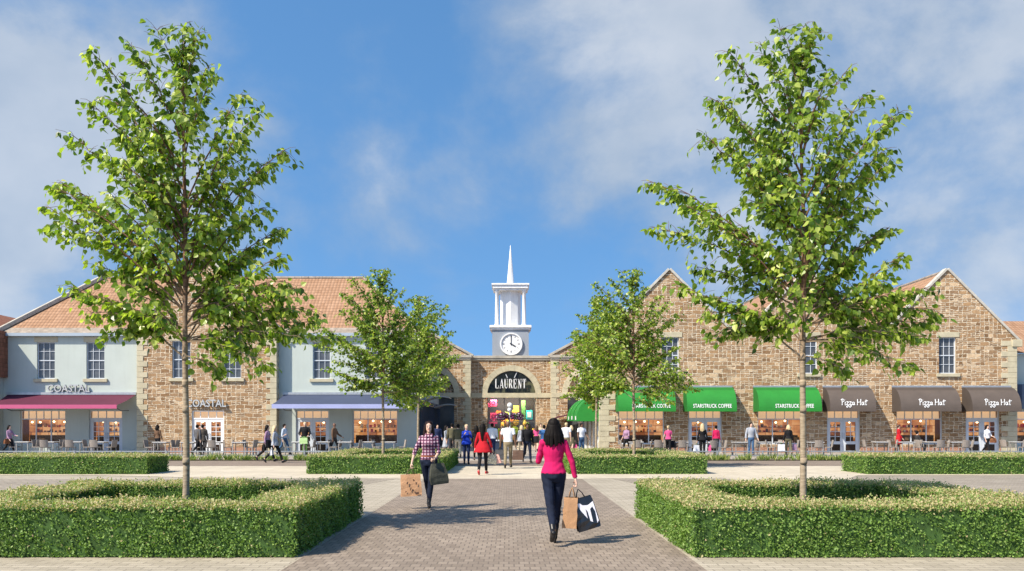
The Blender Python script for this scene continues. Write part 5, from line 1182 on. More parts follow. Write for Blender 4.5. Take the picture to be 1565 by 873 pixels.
def person(label, px, Y, rot=0, h=1.7, female=True, skin=None, hair='long', hairm=None, top=None, sleeve='long', bottom=None, leg='trousers', shoes=None,
           legs=(8, 6, -8, 12), arms=((10, 6, 20), (-8, 6, 14)), coat=None, skirt=None, voxel=.017, fingers=False, face=False, belt=None, collar=None, z0=.013, boots=False, toe=(0, 0), cross=.0, wrinkle=0, group='people in the square', head_turn=0):
    """legs: (left hip, left knee, right hip, right knee) degrees; arms: ((swing, spread, elbow) left, right)"""
    k = h / 1.70; skin = skin or SKIN_L; hairm = hairm or HAIR_D; shoes = shoes or SHOE
    sw, hw = (.150, .088) if female else (.19, .085)
    prim = []     # (kind, data, region)
    def seg(p0, r0, p1, r1, reg, t0=0., t1=1.): prim.append((Vector(p0), r0, Vector(p1), r1, reg, t0, t1))
    J = {}
    hz = .90
    for s, nm, ha, ka, tp in ((1, 'l', legs[0], legs[1], toe[0]), (-1, 'r', legs[2], legs[3], toe[1])):
        hip = Vector((s * hw, 0, hz)); a = R(ha); c = R(ha - ka)
        kn = hip + Vector((-s * (.012 + cross), -math.sin(a), -math.cos(a))) * .425; an = kn + Vector((-s * (.010 + cross * .8), -math.sin(c), -math.cos(c))) * .405
        J['hip' + nm], J['kn' + nm], J['an' + nm] = hip, kn, an
        tr = (.088 if female else .085)
        seg(hip + Vector((0, .005, .02)), tr, kn, .055, 'thigh'); seg(kn, .053, kn.lerp(an, .38) + Vector((0, .012, 0)), .053, 'shin', 0, .38); seg(kn.lerp(an, .38) + Vector((0, .012, 0)), .053, an, .036, 'shin', .38, 1)
        f = R(ha - ka + 0) if abs(ha - ka) > 14 else 0
        f += R(tp); fd = Vector((s * .12, -math.cos(f), -math.sin(-f) * 1.0)); fd = Vector((s * .10, -math.cos(f), math.sin(f))).normalized(); dn = Vector((0, -math.sin(f), -math.cos(f)))
        heel = an + dn * .048 - fd * .035
        seg(an, .037, heel, .034, 'foot'); seg(heel, .032, an + dn * .058 + fd * .12, .030, 'foot'); seg(an + dn * .0 + fd * .02, .034, an + dn * .056 + fd * .15, .027, 'foot')
        J['foot' + nm] = min((heel.z - .034), (an + dn * .058 + fd * .15).z - .03)
        if nm == 'l': pass
        if boots: seg(heel + Vector((0, .005, -.01)), .022, heel + Vector((0, .008, -.055)), .018, 'foot'); J['foot' + nm] -= .035
        if s == 1: nleft = len(prim)
    nlegs = len(prim)
    sz, nz_ = (1.382 if female else 1.395), 1.46
    if female: rings = [(0, .0, .82, .125, .09), (0, .012, .88, .165, .112), (0, .014, .95, .168, .115), (0, .004, 1.03, .142, .095), (0, -.002, 1.10, .116, .083), (0, -.006, 1.17, .126, .090), (0, -.022, 1.25, .147, .118), (0, -.010, 1.32, .150, .102), (0, .002, 1.375, .140, .078), (0, .010, 1.42, .095, .060), (0, .008, 1.46, .055, .05)]
    else: rings = [(0, 0, .82, .125, .095), (0, .006, .89, .160, .112), (0, .004, .97, .158, .112), (0, 0, 1.06, .150, .105), (0, -.004, 1.16, .162, .112), (0, -.008, 1.26, .178, .122), (0, -.004, 1.34, .182, .112), (0, .006, 1.40, .170, .085), (0, .012, 1.44, .11, .065), (0, .01, 1.47, .062, .058)]
    ar = .037 if female else .050
    for s, nm, (swg, spr, el) in ((1, 'l', arms[0]), (-1, 'r', arms[1])):
        sh = Vector((s * sw, .008, sz - .015)); a = R(swg); b_ = R(spr)
        d1 = Vector((s * math.sin(b_), -math.sin(a) * math.cos(b_), -math.cos(a) * math.cos(b_))); e = sh + d1 * .285
        c = R(swg + el); b2 = R(spr * .55 if el < 40 else -18); d2 = Vector((s * math.sin(b2), -math.sin(c) * math.cos(b2), -math.cos(c) * math.cos(b2))); wv = e + d2 * .245
        J['sh' + nm], J['el' + nm], J['wr' + nm], J['fd' + nm] = sh, e, wv, d2
        seg(sh - Vector((s * .05, 0, -.01)), ar * 1.15, sh, ar * 1.18, 'uarm', 0, .05); seg(sh, ar * 1.15, e, ar * .86, 'uarm'); seg(e, ar * .84, e.lerp(wv, .35), ar * .84, 'farm', 0, .35); seg(e.lerp(wv, .35), ar * .84, wv, ar * .60, 'farm', .35, 1)
        palm = wv + d2 * .075; J['hand' + nm] = palm
        if not fingers:
            seg(wv, .026, palm, .032, 'hand'); seg(palm, .030, palm + d2 * .07, .020, 'hand'); seg(wv + d2 * .03, .016, wv + d2 * .07 + Vector((-s * .02, -.03, 0)), .012, 'hand')
        else:
            side = Vector((0, -1, 0)); side = (side - d2 * side.dot(d2)).normalized(); inn = d2.cross(side) * 1.0
            if inn.x * s > 0: inn = -inn
            for q in (-.026, 0, .026): seg(wv + d2 * .01 + side * q * .6, .019, palm + side * q, .017, 'hand')
            for q, L in ((-.032, .058), (-.011, .070), (.011, .074), (.031, .066)):      # little .. index, curled round the handle
                k0 = palm + d2 * .012 + side * q; k1 = k0 + (d2 * .75 + inn * .55).normalized() * L * .52; k2 = k1 + (inn * .9 - d2 * .35).normalized() * L * .42; k3 = k2 + (-d2 * .9 + inn * .1).normalized() * L * .30
                seg(k0, .0098, k1, .0092, 'hand'); seg(k1, .0092, k2, .0085, 'hand'); seg(k2, .0085, k3, .0075, 'hand')
            t0 = wv + d2 * .03 + side * .028; t1 = t0 + (side * .75 + d2 * .55 + inn * .45).normalized() * .038; t2 = t1 + (d2 * .6 + inn * .75).normalized() * .032
            seg(t0, .014, t1, .011, 'hand'); seg(t1, .011, t2, .009, 'hand')
            J['grip' + nm] = palm + d2 * .045 + inn * .022
        J.setdefault('grip' + nm, palm + d2 * .03)
    hc = Vector((0, -.012, 1.592))
    seg((0, .012, 1.42), .054, (0, -.002, 1.52), .050, 'neck')
    mb = MB()
    for p0, r0, p1, r1, reg, t0, t1 in prim: mb.add(*capsule(p0, r0, p1, r1))
    mb.add(*loft(rings))
    mb.sphere((0, .004, 1.615), (.076, .092, .092), 14, 10); mb.sphere((0, -.024, 1.565), (.060, .068, .086), 14, 10)
    if face or fingers: mb.add(*capsule((0, -.092, 1.600), .010, (0, -.112, 1.570), .014)); mb.sphere((.076, .006, 1.585), (.010, .02, .03), 8, 6); mb.sphere((-.076, .006, 1.585), (.010, .02, .03), 8, 6); mb.sphere((0, -.082, 1.505), (.026, .018, .018), 8, 6)
    me = fuse(mb, voxel / k, 3 if voxel > .01 else 4)
    V = np.empty(len(me.vertices) * 3, np.float32); me.vertices.foreach_get('co', V); V = V.reshape(-1, 3).astype(float); Nn = np.empty(len(V) * 3, np.float32); me.vertices.foreach_get('normal', Nn); Nn = Nn.reshape(-1, 3)
    best = np.full(len(V), 9.); reg = np.zeros(len(V), int); par = np.zeros(len(V)); names = ['torso', 'thigh', 'shin', 'foot', 'uarm', 'farm', 'hand', 'neck', 'head']
    rz = np.array([q[2] for q in rings]); inz = (V[:, 2] > .80) & (V[:, 2] < 1.47)
    rx = np.interp(V[:, 2], rz, [q[3] for q in rings]); ry = np.interp(V[:, 2], rz, [q[4] for q in rings]); oy = np.interp(V[:, 2], rz, [q[1] for q in rings])
    dd = np.where(inz, (np.sqrt((V[:, 0] / rx) ** 2 + ((V[:, 1] - oy) / ry) ** 2) - 1) * np.minimum(rx, ry), 9); best = dd.copy()
    dh = (np.sqrt((V[:, 0] / .074) ** 2 + ((V[:, 1] + .01) / .09) ** 2 + ((V[:, 2] - 1.592) / .115) ** 2) - 1) * .075; mk = dh < best; best[mk] = dh[mk]; reg[mk] = 8
    bi = np.full(len(V), 9999)
    for pi_, (p0, r0, p1, r1, rg, t0, t1) in enumerate(prim):
        a = np.array(p0); d_ = np.array(p1) - a; L2 = max(1e-9, d_ @ d_); t = np.clip(((V - a) @ d_) / L2, 0, 1); q = np.linalg.norm(V - a - t[:, None] * d_, axis=1) - (r0 + (r1 - r0) * t); mk = q < best
        best[mk] = q[mk]; reg[mk] = names.index(rg); par[mk] = t0 + (t1 - t0) * t[mk]; bi[mk] = pi_
    rn = np.array(names)[reg]
    faces = [tuple(p.vertices) for p in me.polygons]; FA = np.array([f if len(f) == 4 else f + (f[-1],) for f in faces])
    base = -min(J['footl'], J['footr']) 
    root = empty('person', (PX(px, Y), Y, z0), label, 'person', group, R(rot))
    T = Matrix.Diagonal((k, k, k, 1)) @ Matrix.Translation((0, 0, base))
    def finish(m_): m_.transform(T); return m_
    def shell(name, mask, off, m_, under=True):
        fm = mask[FA].all(1); ids = np.unique(FA[fm])
        if len(ids) == 0: return None
        cnt = np.zeros(len(V), int); np.add.at(cnt, FA[~fm].ravel(), 1); edge = cnt > 0
        remap = np.full(len(V), -1); remap[ids] = np.arange(len(ids)); o_ = np.where(edge[ids], off * .45, off)
        if wrinkle and name in ('top', 'trousers'):
            X, Yy, Zz = V[ids].T; w_ = np.sin(Zz * 62 + 2.4 * np.sin(X * 21 + 1) + 1.7 * np.sin(Yy * 17)) * (.5 + .5 * np.sin(X * 13 + Zz * 9)) + .7 * np.sin(Zz * 31 - X * 38 + 2 * np.sin(Zz * 14)); o_ = o_ + wrinkle * (w_ + .4) * np.where(edge[ids], .3, 1)
        P = V[ids] + Nn[ids] * o_[:, None]
        me2 = bpy.data.meshes.new(name); me2.from_pydata(P.tolist(), [], [tuple(dict.fromkeys(remap[f].tolist())) for f in FA[fm]]); finish(me2)
        return obj_from(name, me2, m_, root)
    z = V[:, 2]; tors = rn == 'torso'; ua = rn == 'uarm'; fa = rn == 'farm'
    sl = {'none': np.zeros(len(V), bool), 'short': ua & (par < .6), 'half': ua | (fa & (par < .35)), 'long': ua | (fa & (par < .96))}[sleeve]
    waist = .985 if leg != 'dress' else 1.02
    hem = waist - .05 if coat is None else waist - .02
    topm = (tors & (z > hem)) | sl | ((rn == 'neck') & (z < 1.455)) | ((rn == 'thigh') & (z > hem))
    botz = 1.0
    leg_ = (rn == 'thigh') | ((rn == 'shin') & (par < (.93 if not boots else .80))) | (tors & (z < botz))
    if leg == 'bare': leg_ = tors & (z < botz) | ((rn == 'thigh') & (par < .12))
    if leg == 'shorts': leg_ = (tors & (z < botz)) | ((rn == 'thigh') & (par < .8))
    shoe_ = (rn == 'foot') | ((rn == 'shin') & (par > (.74 if boots else .97)))
    off = .011 if voxel > .01 else .008
    if bottom: shell('trousers' if leg == 'trousers' else 'leggings' if leg == 'leggings' else 'shorts', leg_, off * .8, bottom)
    if top: shell('top', topm, off * 1.25, top)
    shell('shoe', shoe_ & (bi < nleft), off * .7, shoes); shell('shoe', shoe_ & (bi >= nleft), off * .7, shoes)
    if belt:
        shell('belt', tors & (z > .985) & (z < 1.03), off * 1.9, belt)
    for spec, nm in ((coat, 'coat_skirt'), (skirt, 'skirt')):
        if not spec: continue
        zlo, flare, m_ = spec; zt = 1.12 if nm == 'coat_skirt' else 1.03
        rg = []
        for i in range(9):
            t = i / 8; zz = zlo + (zt - zlo) * t; rx_ = np.interp(zz, rz, [q[3] for q in rings]) if zz > .9 else .165; ry_ = np.interp(zz, rz, [q[4] for q in rings]) if zz > .9 else .115
            rg.append((0, .005, zz, rx_ + .018 + flare * (1 - t) ** 1.3, ry_ + .02 + flare * .8 * (1 - t) ** 1.3))
        seg_ = 26; vs = [(x + a_ * math.cos(2 * math.pi * j / seg_) * (1 + .05 * math.sin(j * 2.4) * (1 - i / 8)), y + c_ * math.sin(2 * math.pi * j / seg_) * (1 + .05 * math.sin(j * 2.4) * (1 - i / 8)), zz) for i, (x, y, zz, a_, c_) in enumerate(rg) for j in range(seg_)]
        fs = [(i * seg_ + j, i * seg_ + (j + 1) % seg_, (i + 1) * seg_ + (j + 1) % seg_, (i + 1) * seg_ + j) for i in range(8) for j in range(seg_)]
        m2 = bpy.data.meshes.new(nm); m2.from_pydata(vs, [], fs); finish(m2); o2 = obj_from(nm, m2, m_, root)
        so_ = o2.modifiers.new('solid', 'SOLIDIFY'); so_.thickness = .01
    # head details
    if hair != 'none':
        hb = MB(); hb.sphere((0, .018, 1.632), (.088, .098, .086), 16, 10)
        if hair == 'short': hb.sphere((0, .035, 1.60), (.084, .080, .085), 14, 10)
        if hair in ('long', 'bob', 'verylong', 'big'):
            zl = {'bob': 1.44, 'long': 1.34, 'verylong': 1.16, 'big': 1.345}[hair]; wd = {'big': .122, 'verylong': .05}.get(hair, .098)
            hr_ = random.Random(int(px)); nl = 30 if voxel < .01 else 13
            for i in range(nl):
                ph = R((-112 + 224 * i / (nl - 1)) * (1.22 if face else 1)); sx, cy = math.sin(ph), math.cos(ph); e_ = hr_.uniform(-.035, .03)
                p0 = (sx * .035, .02 + cy * .05, 1.695); p1 = (sx * .084, .018 + cy * .085, 1.60); tw = hr_.uniform(-.012, .012)
                p2 = (sx * (wd * (1.06 if face else .98)) + tw, .035 + max(-.02 if not face else -.75, cy) * .085, (1.60 + zl) / 2); p3 = (sx * wd * (1.12 if face else 1) * (1.04 if hair != 'verylong' else .5) + tw * 1.6, .05 + (max(-.03, cy) if not face else max(-1.3, cy * 1.6)) * .075, zl + e_ + .05 * (1 - max(0, cy)))
                r_ = .017 if nl > 20 else .028
                hb.add(*capsule(p0, r_, p1, r_, 7)); hb.add(*capsule(p1, r_, p2, r_ * 1.05, 7)); hb.add(*capsule(p2, r_ * 1.05, p3, r_ * .55, 7))
            for i in range(4): t = i / 3; hb.sphere((0, .055, 1.60 - (1.56 - zl) * t), (wd * (.86 if hair != 'verylong' else .9 - .3 * t), .05, .07), 12, 8)
        if hair == 'bun': hb.sphere((0, .10, 1.66), (.045, .045, .045), 10, 8); hb.sphere((0, .035, 1.60), (.082, .08, .085), 14, 10)
        if hair == 'tail': hb.sphere((0, .035, 1.60), (.082, .08, .085), 14, 10); hb.add(*capsule((0, .11, 1.64), .035, (0, .135, 1.42), .028)); hb.add(*capsule((0, .135, 1.42), .028, (0, .12, 1.22), .012))
        hm = fuse(hb, .012 if voxel > .01 else .0065, 2)
        obj_from('hair', finish(hm), hairm, root)
    if face:
        for s in (-1, 1):
            e = MB(); e.sphere((s * .030, -.088, 1.598), (.013, .008, .007), 10, 6); ey = e.build('eye', EYE, root, smooth=True, uv=False); ey.data.transform(T)
            e = MB(); e.sphere((s * .030, -.0955, 1.598), (.006, .003, .006), 8, 6); ir = e.build('iris', SHOE, ey, smooth=True, uv=False); ir.data.transform(T)
            e = MB(); e.add(*capsule((s * .015, -.097, 1.618), .003, (s * .045, -.084, 1.620), .0025)); br = e.build('eyebrow', HAIR_D, root, smooth=True, uv=False); br.data.transform(T)
        e = MB(); e.sphere((0, -.0935, 1.537), (.021, .006, .006), 12, 6); ml = e.build('mouth', LIPS, root, smooth=True, uv=False); ml.data.transform(T)
    if collar:
        for s in (-1, 1):
            e = MB(); e.add([(s * .012, -.095, 1.40), (s * .062, -.055, 1.475), (s * .085, -.06, 1.44), (s * .045, -.108, 1.375)], [(0, 1, 2, 3) if s < 0 else (3, 2, 1, 0)]); cl_ = e.build('collar', collar, root, uv=False); cl_.data.transform(T); q = cl_.modifiers.new('solid', 'SOLIDIFY'); q.thickness = .008
    finish(me); b_ = obj_from('body', me, skin, root)
    Mw = Matrix.Translation(root.location) @ Matrix.Rotation(R(rot), 4, 'Z') @ T
    return {n_: Mw @ J[n_] for n_ in J if not n_.startswith('foot')}
EYE = mat('eye_white', (.75, .73, .7), .3); LIPS = mat('lips', (.45, .12, .11), .4)
def shadeless_handle(b, a, c, top, rad=.006):
    b.tube([a, a.lerp(top, .55) + (a - c) * .10, a.lerp(top, .9) + (a - c) * .03, top, c.lerp(top, .9) + (c - a) * .03, c.lerp(top, .55) + (c - a) * .10, c], rad, 6)
def bag(name, label, grip, w, dep, h, m, rz=0, drop=.16, tilt=0, handle=None, deco=None, group=None, soft=0):
    """carrier bag hanging from a hand: tapered open bag with gusset folds and two handles; built round its top centre"""
    o = empty(name, (grip.x, grip.y, grip.z - drop - h), label, 'bag', group, rz); o.rotation_euler = (0, tilt, rz)
    n = 7; vs = []; fs = []; r = random.Random(int(w * 1000) + int(h * 777))
    for i in range(n + 1):
        t = i / n; ww = w * (1 - .06 * t + soft * .35 * math.sin(math.pi * (1 - t) * .9) - soft * .45 * t); dd = dep * (1 - .55 * t ** 1.5 + soft * .4 * math.sin(math.pi * t)); jx = r.uniform(-.006, .006)
        ring_ = [(-.5, -.5), (-.17, -.5 - .05), (.17, -.5 - .03), (.5, -.5), (.42, 0), (.5, .5), (.0, .54), (-.5, .5), (-.42, 0)]
        for a, c in ring_: vs.append((a * ww + jx + r.uniform(-.004, .004), c * dd + r.uniform(-.004, .004), h * t))
    m_ = 9
    for i in range(n):
        for k in range(m_): fs.append((i * m_ + k, i * m_ + (k + 1) % m_, (i + 1) * m_ + (k + 1) % m_, (i + 1) * m_ + k))
    fs.append(tuple(reversed(range(m_))))
    b = MB(); b.add(vs, fs); bd = b.build('bag_body', m, o); sd = bd.modifiers.new('solid', 'SOLIDIFY'); sd.thickness = .004
    for s in (-1, 1):
        b = MB(); a = Vector((-w * .2, s * dep * .22, h - .02)); c = Vector((w * .2, s * dep * .22, h - .02)); shadeless_handle(b, a, c, Vector((0, s * .006, h + drop))); b.build('handle', handle or m, o, smooth=True, uv=False)
    if deco: deco(o, w, dep, h)
    return o
KRAFT = mat('kraft_paper', (.50, .28, .15), .8, .14, 4, bmp=.4); KRAFT2 = mat('brown_paper', (.36, .20, .10), .8, .16, 4, bmp=.4); OLIVE = mat('dark_olive_bag', (.055, .055, .038), .6, .25, 5, bmp=.5)
GLOSSK = mat('glossy_black_card', (.012, .012, .014), .15, .1, 4, spec=.6); GLOSSW = mat('glossy_white_print', (.72, .70, .74), .2, .08, 4, spec=.6); DBROWN = mat('dark_brown_bag', (.10, .055, .035), .6, .25, 5)

# --- the two women in front
j = person('woman in a plaid shirt and dark jeans walking towards the camera with shopping bags', 655.5, 18.6, 4, 1.725, True, hair='long', top=PLAID, sleeve='half', bottom=JEAN, legs=(14, 3, -15, 22), cross=.10, wrinkle=.0025, arms=((8, 10, 52), (4, 26, 10)),
           voxel=.0075, fingers=True, face=True, belt=cloth('tan_belt', (.26, .09, .045)), collar=PLAID, boots=True, hairm=mat('dark_auburn_hair', (.018, .008, .006), .55, .3, 20, spec=.15), group='shoppers on the central path')
def kraft_deco(o, w, dep, h):
    b = MB(); y = -dep * .5 - .028
    for x, z, a, c in ((-.08, .27, .025, .045), (.10, .25, .02, .04), (-.02, .15, .02, .06), (.03, .12, .03, .012), (.05, .32, .04, .012), (-.12, .10, .02, .02)):
        b.bar((x, y + .012 * (z / h), z - c / 2), (x + .02, y + .03 * (z / h), z + c / 2), a, .004, up=(0, 1, 0))
    b.bar((.08, y, .05), (.15, y, .06), .045, .004, up=(0, 1, 0)); b.build('printed_marks', DBROWN, o)
bag('paper_bag', 'kraft paper bag with dark printed marks in the plaid shirt woman\'s hand', j['gripr'], .42, .16, .44, KRAFT, R(8), .11, R(-3), DBROWN, kraft_deco)
bag('shopping_bag', 'dark olive soft bag hanging from the plaid shirt woman\'s bent arm', j['ell'].lerp(j['wrl'], .5) + Vector((.05, -.02, 0)), .34, .14, .42, OLIVE, R(20), .16, R(-6), OLIVE, soft=.5)
j = person('woman in a bright pink jumper and dark jeans seen from behind', 846, 13.05, 180, 1.725, True, hair='big', top=cloth('magenta_knit', (.50, .010, .095), .1), sleeve='long', bottom=JEAN, legs=(-17, 20, 8, 2), cross=.075, wrinkle=.0028, arms=((22, 12, 112), (0, 22, 6)),
           voxel=.0075, fingers=True, boots=True, group='shoppers on the central path')
g_ = j['gripr']
bag('paper_bag', 'brown paper bag in the pink jumper woman\'s hand', g_ + Vector((-.07, -.03, 0)), .21, .26, .43, KRAFT2, R(-14), .14, R(2), KRAFT2)
def photo_deco(o, w, dep, h):
    for s in (-1,):
        y = s * (dep * .5 + .03); sl_ = dep * .26 / h
        b = MB(); P = lambda x, z: (x * w, y - s * sl_ * z * .9, z * h)
        b.add([P(-.16, .62), P(.08, .26), P(.36, .13), P(.46, .2), P(.46, .84), P(-.26, .86)], [(0, 1, 2, 3, 4, 5)])
        q = b.build('printed_panel', GLOSSW, o); m_ = q.modifiers.new('solid', 'SOLIDIFY'); m_.thickness = .003
        b = MB(); b.add([P(.02, .34), P(.10, .24), P(.10, .56), P(.05, .64)], [(0, 1, 2, 3)]); b.add([P(.20, .16), P(.36, .13), P(.42, .50), P(.36, .66), P(.24, .60)], [(0, 1, 2, 3, 4)])
        q = b.build('printed_figure', GLOSSK, o); q.location.y = s * .004; m_ = q.modifiers.new('solid', 'SOLIDIFY'); m_.thickness = .003
bag('shopping_bag', 'glossy black and white printed bag in the pink jumper woman\'s hand', g_ + Vector((.19, -.04, 0)), .33, .13, .46, GLOSSK, R(8), .13, R(-16), GLOSSK, photo_deco)

# --- everyone else
def fy(feet): return YG(feet)
RED = cloth('red_wool', (.42, .012, .02)); NAVYC = cloth('navy_cloth', (.02, .03, .08)); BLUEC = cloth('bright_blue_jacket', (.015, .05, .42)); GREYC = cloth('grey_cotton', (.34, .36, .40)); KHAKI = cloth('khaki_cotton', (.25, .20, .12)); CHAR = cloth('charcoal_cloth', (.035, .033, .034))
PURP = cloth('mauve_cotton', (.33, .20, .30)); PINK = cloth('pink_cotton', (.60, .08, .22)); SKYC = cloth('light_blue_shirt', (.45, .52, .62)); OLV = cloth('olive_cloth', (.11, .10, .06)); GREENC = cloth('green_cloth', (.10, .22, .06)); CRIM = cloth('crimson_jacket', (.42, .012, .075)); BEIGE = cloth('beige_cotton', (.50, .42, .30)); MIDB = cloth('mid_blue_cotton', (.05, .14, .33)); GREYD = cloth('dark_grey_wool', (.09, .09, .095)); TANC = cloth('tan_leather_bag', (.22, .09, .04))
WK = (22, 8, -20, 24); WK2 = (-20, 24, 22, 8); ST = (3, 3, -3, 4)
j = person('woman in a flared red coat and red shoes seen from behind', 738, fy(726.5), 168, 1.70, True, hair='verylong', top=RED, sleeve='long', bottom=BLACK, leg='leggings', shoes=SHOER, legs=(-13, 12, 14, 4), arms=((6, 20, 10), (14, 18, 8)), coat=(.74, .13, RED), voxel=.012)
FLOR = leaf_mat('floral_print', [(0, (.5, .45, .32)), (1, (.6, .5, .3))], .6, .0)
FLOR = mat('floral_bag', (.50, .44, .30), .6, .9, 26)
bag('shopping_bag', 'pale patterned bag carried by the woman in the red coat', j['gripr'] + Vector((-.05, 0, 0)), .30, .14, .32, FLOR, R(10), .12, R(8), KHAKI, soft=.4)
bag('shopping_bag', 'pink and cream bag outermost in the red coat woman\'s hand', j['gripr'] + Vector((.17, .05, 0)), .26, .12, .30, mat('pink_print_bag', (.55, .30, .24), .6, .6, 20), R(-10), .13, R(-14), KHAKI, soft=.3)
j = person('man in a white t-shirt and khaki trousers seen from behind with bags', 776.5, fy(716.5), 172, 1.80, False, skin=SKIN_D, hair='none', top=WHITEC, sleeve='short', bottom=KHAKI, legs=(-14, 6, 15, 4), arms=((5, 14, 12), (-4, 12, 12)), shoes=SHOE, voxel=.012)
bag('shopping_bag', 'dark grey bag in the white t-shirt man\'s left hand', j['gripl'], .40, .16, .40, GREYD, R(10), .12, 0, BLACK)
bag('shopping_bag', 'dark brown bag in the white t-shirt man\'s right hand', j['gripr'] + Vector((.08, 0, 0)), .42, .16, .38, DBROWN, R(-6), .12, 0, BLACK)
person('blonde woman in a bright blue jacket and black leggings', 713, fy(710), 8, 1.70, True, hair='bun', hairm=HAIR_B, top=BLUEC, sleeve='long', bottom=NAVYC, leg='leggings', legs=(7, 4, -6, 5), arms=((38, 8, 92), (34, 8, 96)), coat=(.84, .04, BLUEC), voxel=.012)
person('man in an open dark leather jacket, grey t-shirt and jeans', 806, fy(707.5), 14, 1.78, False, skin=SKIN_D, hair='short', top=BLACK, sleeve='long', bottom=JEAN, legs=WK, arms=((-10, 10, 16), (12, 10, 20)), voxel=.013)
person('man in beige trousers behind the blonde woman in blue', 700, 47, 190, 1.76, False, hair='short', top=OLV, bottom=BEIGE, legs=WK, arms=((8, 8, 15), (-8, 8, 15)))
person('woman in a grey dress by the dark alley shopfronts', 682, 50, 70, 1.68, True, hair='long', top=GREYC, sleeve='half', leg='bare', bottom=GREYC, skirt=(.52, .10, GREYC), legs=WK2, arms=((40, 6, 70), (6, 6, 10)))
person('man in a dark olive jacket beside the woman in grey', 691, 49, 185, 1.76, False, hair='short', top=OLV, bottom=CHAR, legs=ST, arms=((6, 8, 20), (0, 8, 14)))
person('person in navy standing in the alley shade behind the plaid shirt woman', 668.5, 55, 20, 1.72, False, hair='short', top=NAVYC, bottom=NAVYC, legs=ST)
person('woman in black walking just behind the red coat', 728, 44, 185, 1.68, True, hair='long', top=BLACK, bottom=BLACK, legs=WK, arms=((6, 10, 12), (-6, 10, 12)))
person('man in a white shirt and dark trousers left of the navy cart', 752.5, 47, 175, 1.76, False, hair='short', top=WHITEC, sleeve='half', bottom=NAVYC, legs=ST, arms=((8, 8, 30), (4, 8, 24)))
person('grey haired person in a pale coat behind the leather jacket man', 797, 52, 200, 1.7, True, hair='bob', hairm=HAIR_B, top=GREYC, bottom=BEIGE, legs=WK, coat=(.80, .06, GREYC))
person('woman in brown standing next to the white t-shirt man', 768, 50, 160, 1.66, True, hair='bob', hairm=HAIR_BR, top=cloth('rust_cloth', (.25, .07, .03)), bottom=OLV, legs=WK2)
person('woman in a pink top and black skirt near the arched store', 820, 58, 175, 1.70, True, hair='long', hairm=HAIR_BR, top=PINK, sleeve='short', leg='bare', bottom=BLACK, skirt=(.60, .06, BLACK), legs=WK, arms=((6, 16, 30), (0, 18, 20)))
person('man in a beige suit near the arched store', 826.5, 60, 10, 1.76, False, hair='short', hairm=HAIR_BR, top=BEIGE, bottom=BEIGE, legs=ST)
person('person in a mid blue top left of the pink jumper woman', 831.5, 48, 180, 1.72, False, hair='short', top=MIDB, sleeve='short', bottom=KHAKI, legs=WK2)
person('man in a white t-shirt and khaki shorts near the alley awnings', 865.5, 50, 170, 1.80, False, hair='short', hairm=HAIR_B, top=WHITEC, sleeve='short', bottom=KHAKI, leg='shorts', legs=ST)
j = person('blonde woman in a black top and olive skirt near the alley awnings', 873.5, 52, 165, 1.68, True, hair='bob', hairm=HAIR_B, top=BLACK, leg='bare', bottom=OLV, skirt=(.55, .05, OLV), legs=WK)
bag('shopping_bag', 'pink bag carried by the blonde woman near the alley awnings', j['gripr'], .26, .10, .32, PINK, 0, .12)
person('man in a white t-shirt with blue sleeves and jeans by the white pilasters', 889, 51, 30, 1.78, False, skin=SKIN_D, hair='short', top=WHITEC, sleeve='short', bottom=JEANB, legs=ST, arms=((14, 10, 30), (0, 10, 20)))
# terrace of the gabled building
person('woman in a mauve checked shirt outside the first green awning\'s window', 957.5, 53, -40, 1.68, True, hair='bun', hairm=HAIR_BR, top=PURP, sleeve='half', bottom=BLACK, legs=WK2, arms=((16, 10, 60), (10, 8, 30)))
j = person('woman in a pink top carrying a large black bag between green awnings', 1021.5, 51, 170, 1.68, True, hair='bun', hairm=HAIR_B, top=PINK, sleeve='short', bottom=BLACK, legs=WK, arms=((0, 20, 20), (6, 10, 40)))
bag('shopping_bag', 'large black bag held by the woman in the pink top', j['gripr'] + Vector((.05, -.05, .1)), .54, .22, .40, BLACK, .1, .10, 0, BLACK, soft=.4)
j = person('long haired blonde woman in a black jacket near the second green awning', 1073.5, 46.5, 178, 1.74, True, hair='long', hairm=HAIR_B, top=BLACK, bottom=BLACK, legs=ST, arms=((0, 14, 8), (6, 14, 10)), coat=(.88, .03, BLACK))
bag('shopping_bag', 'white and green bag in the blonde woman\'s left hand', j['gripl'], .34, .14, .34, WHITEC, .2, .10, 0, GREENC)
bag('shopping_bag', 'pink bag in the long haired blonde woman\'s right hand', j['gripr'] + Vector((.12, 0, 0)), .14, .24, .36, PINK, -.2, .12, 0, PINK)
person('woman in a crimson jacket outside the doors under the second green awning', 1094.5, 51, 150, 1.66, True, hair='short', top=CRIM, bottom=CHAR, legs=ST, arms=((4, 8, 14), (4, 8, 14)))
person('man in a grey jumper and blue jeans left of the third green awning\'s window', 1148, 50, 6, 1.80, False, hair='short', top=GREYC, bottom=JEANB, legs=(4, 3, -4, 4), arms=((6, 16, 22), (0, 16, 18)))
j = person('blonde woman in a black jacket at the third green awning\'s window', 1205, 50.5, 176, 1.72, True, hair='bob', hairm=HAIR_B, top=BLACK, bottom=OLV, legs=WK, arms=((0, 14, 10), (4, 12, 10)))
bag('shopping_bag', 'white bag held by the blonde woman at the third green awning\'s window', j['gripl'] + Vector((-.1, 0, 0)), .36, .14, .36, WHITEC, .1, .10, 0, GREENC)
bag('shopping_bag', 'mauve bag held by the blonde woman at the third green awning\'s window', j['gripr'] + Vector((.1, 0, 0)), .22, .12, .34, PURP, .1, .10)
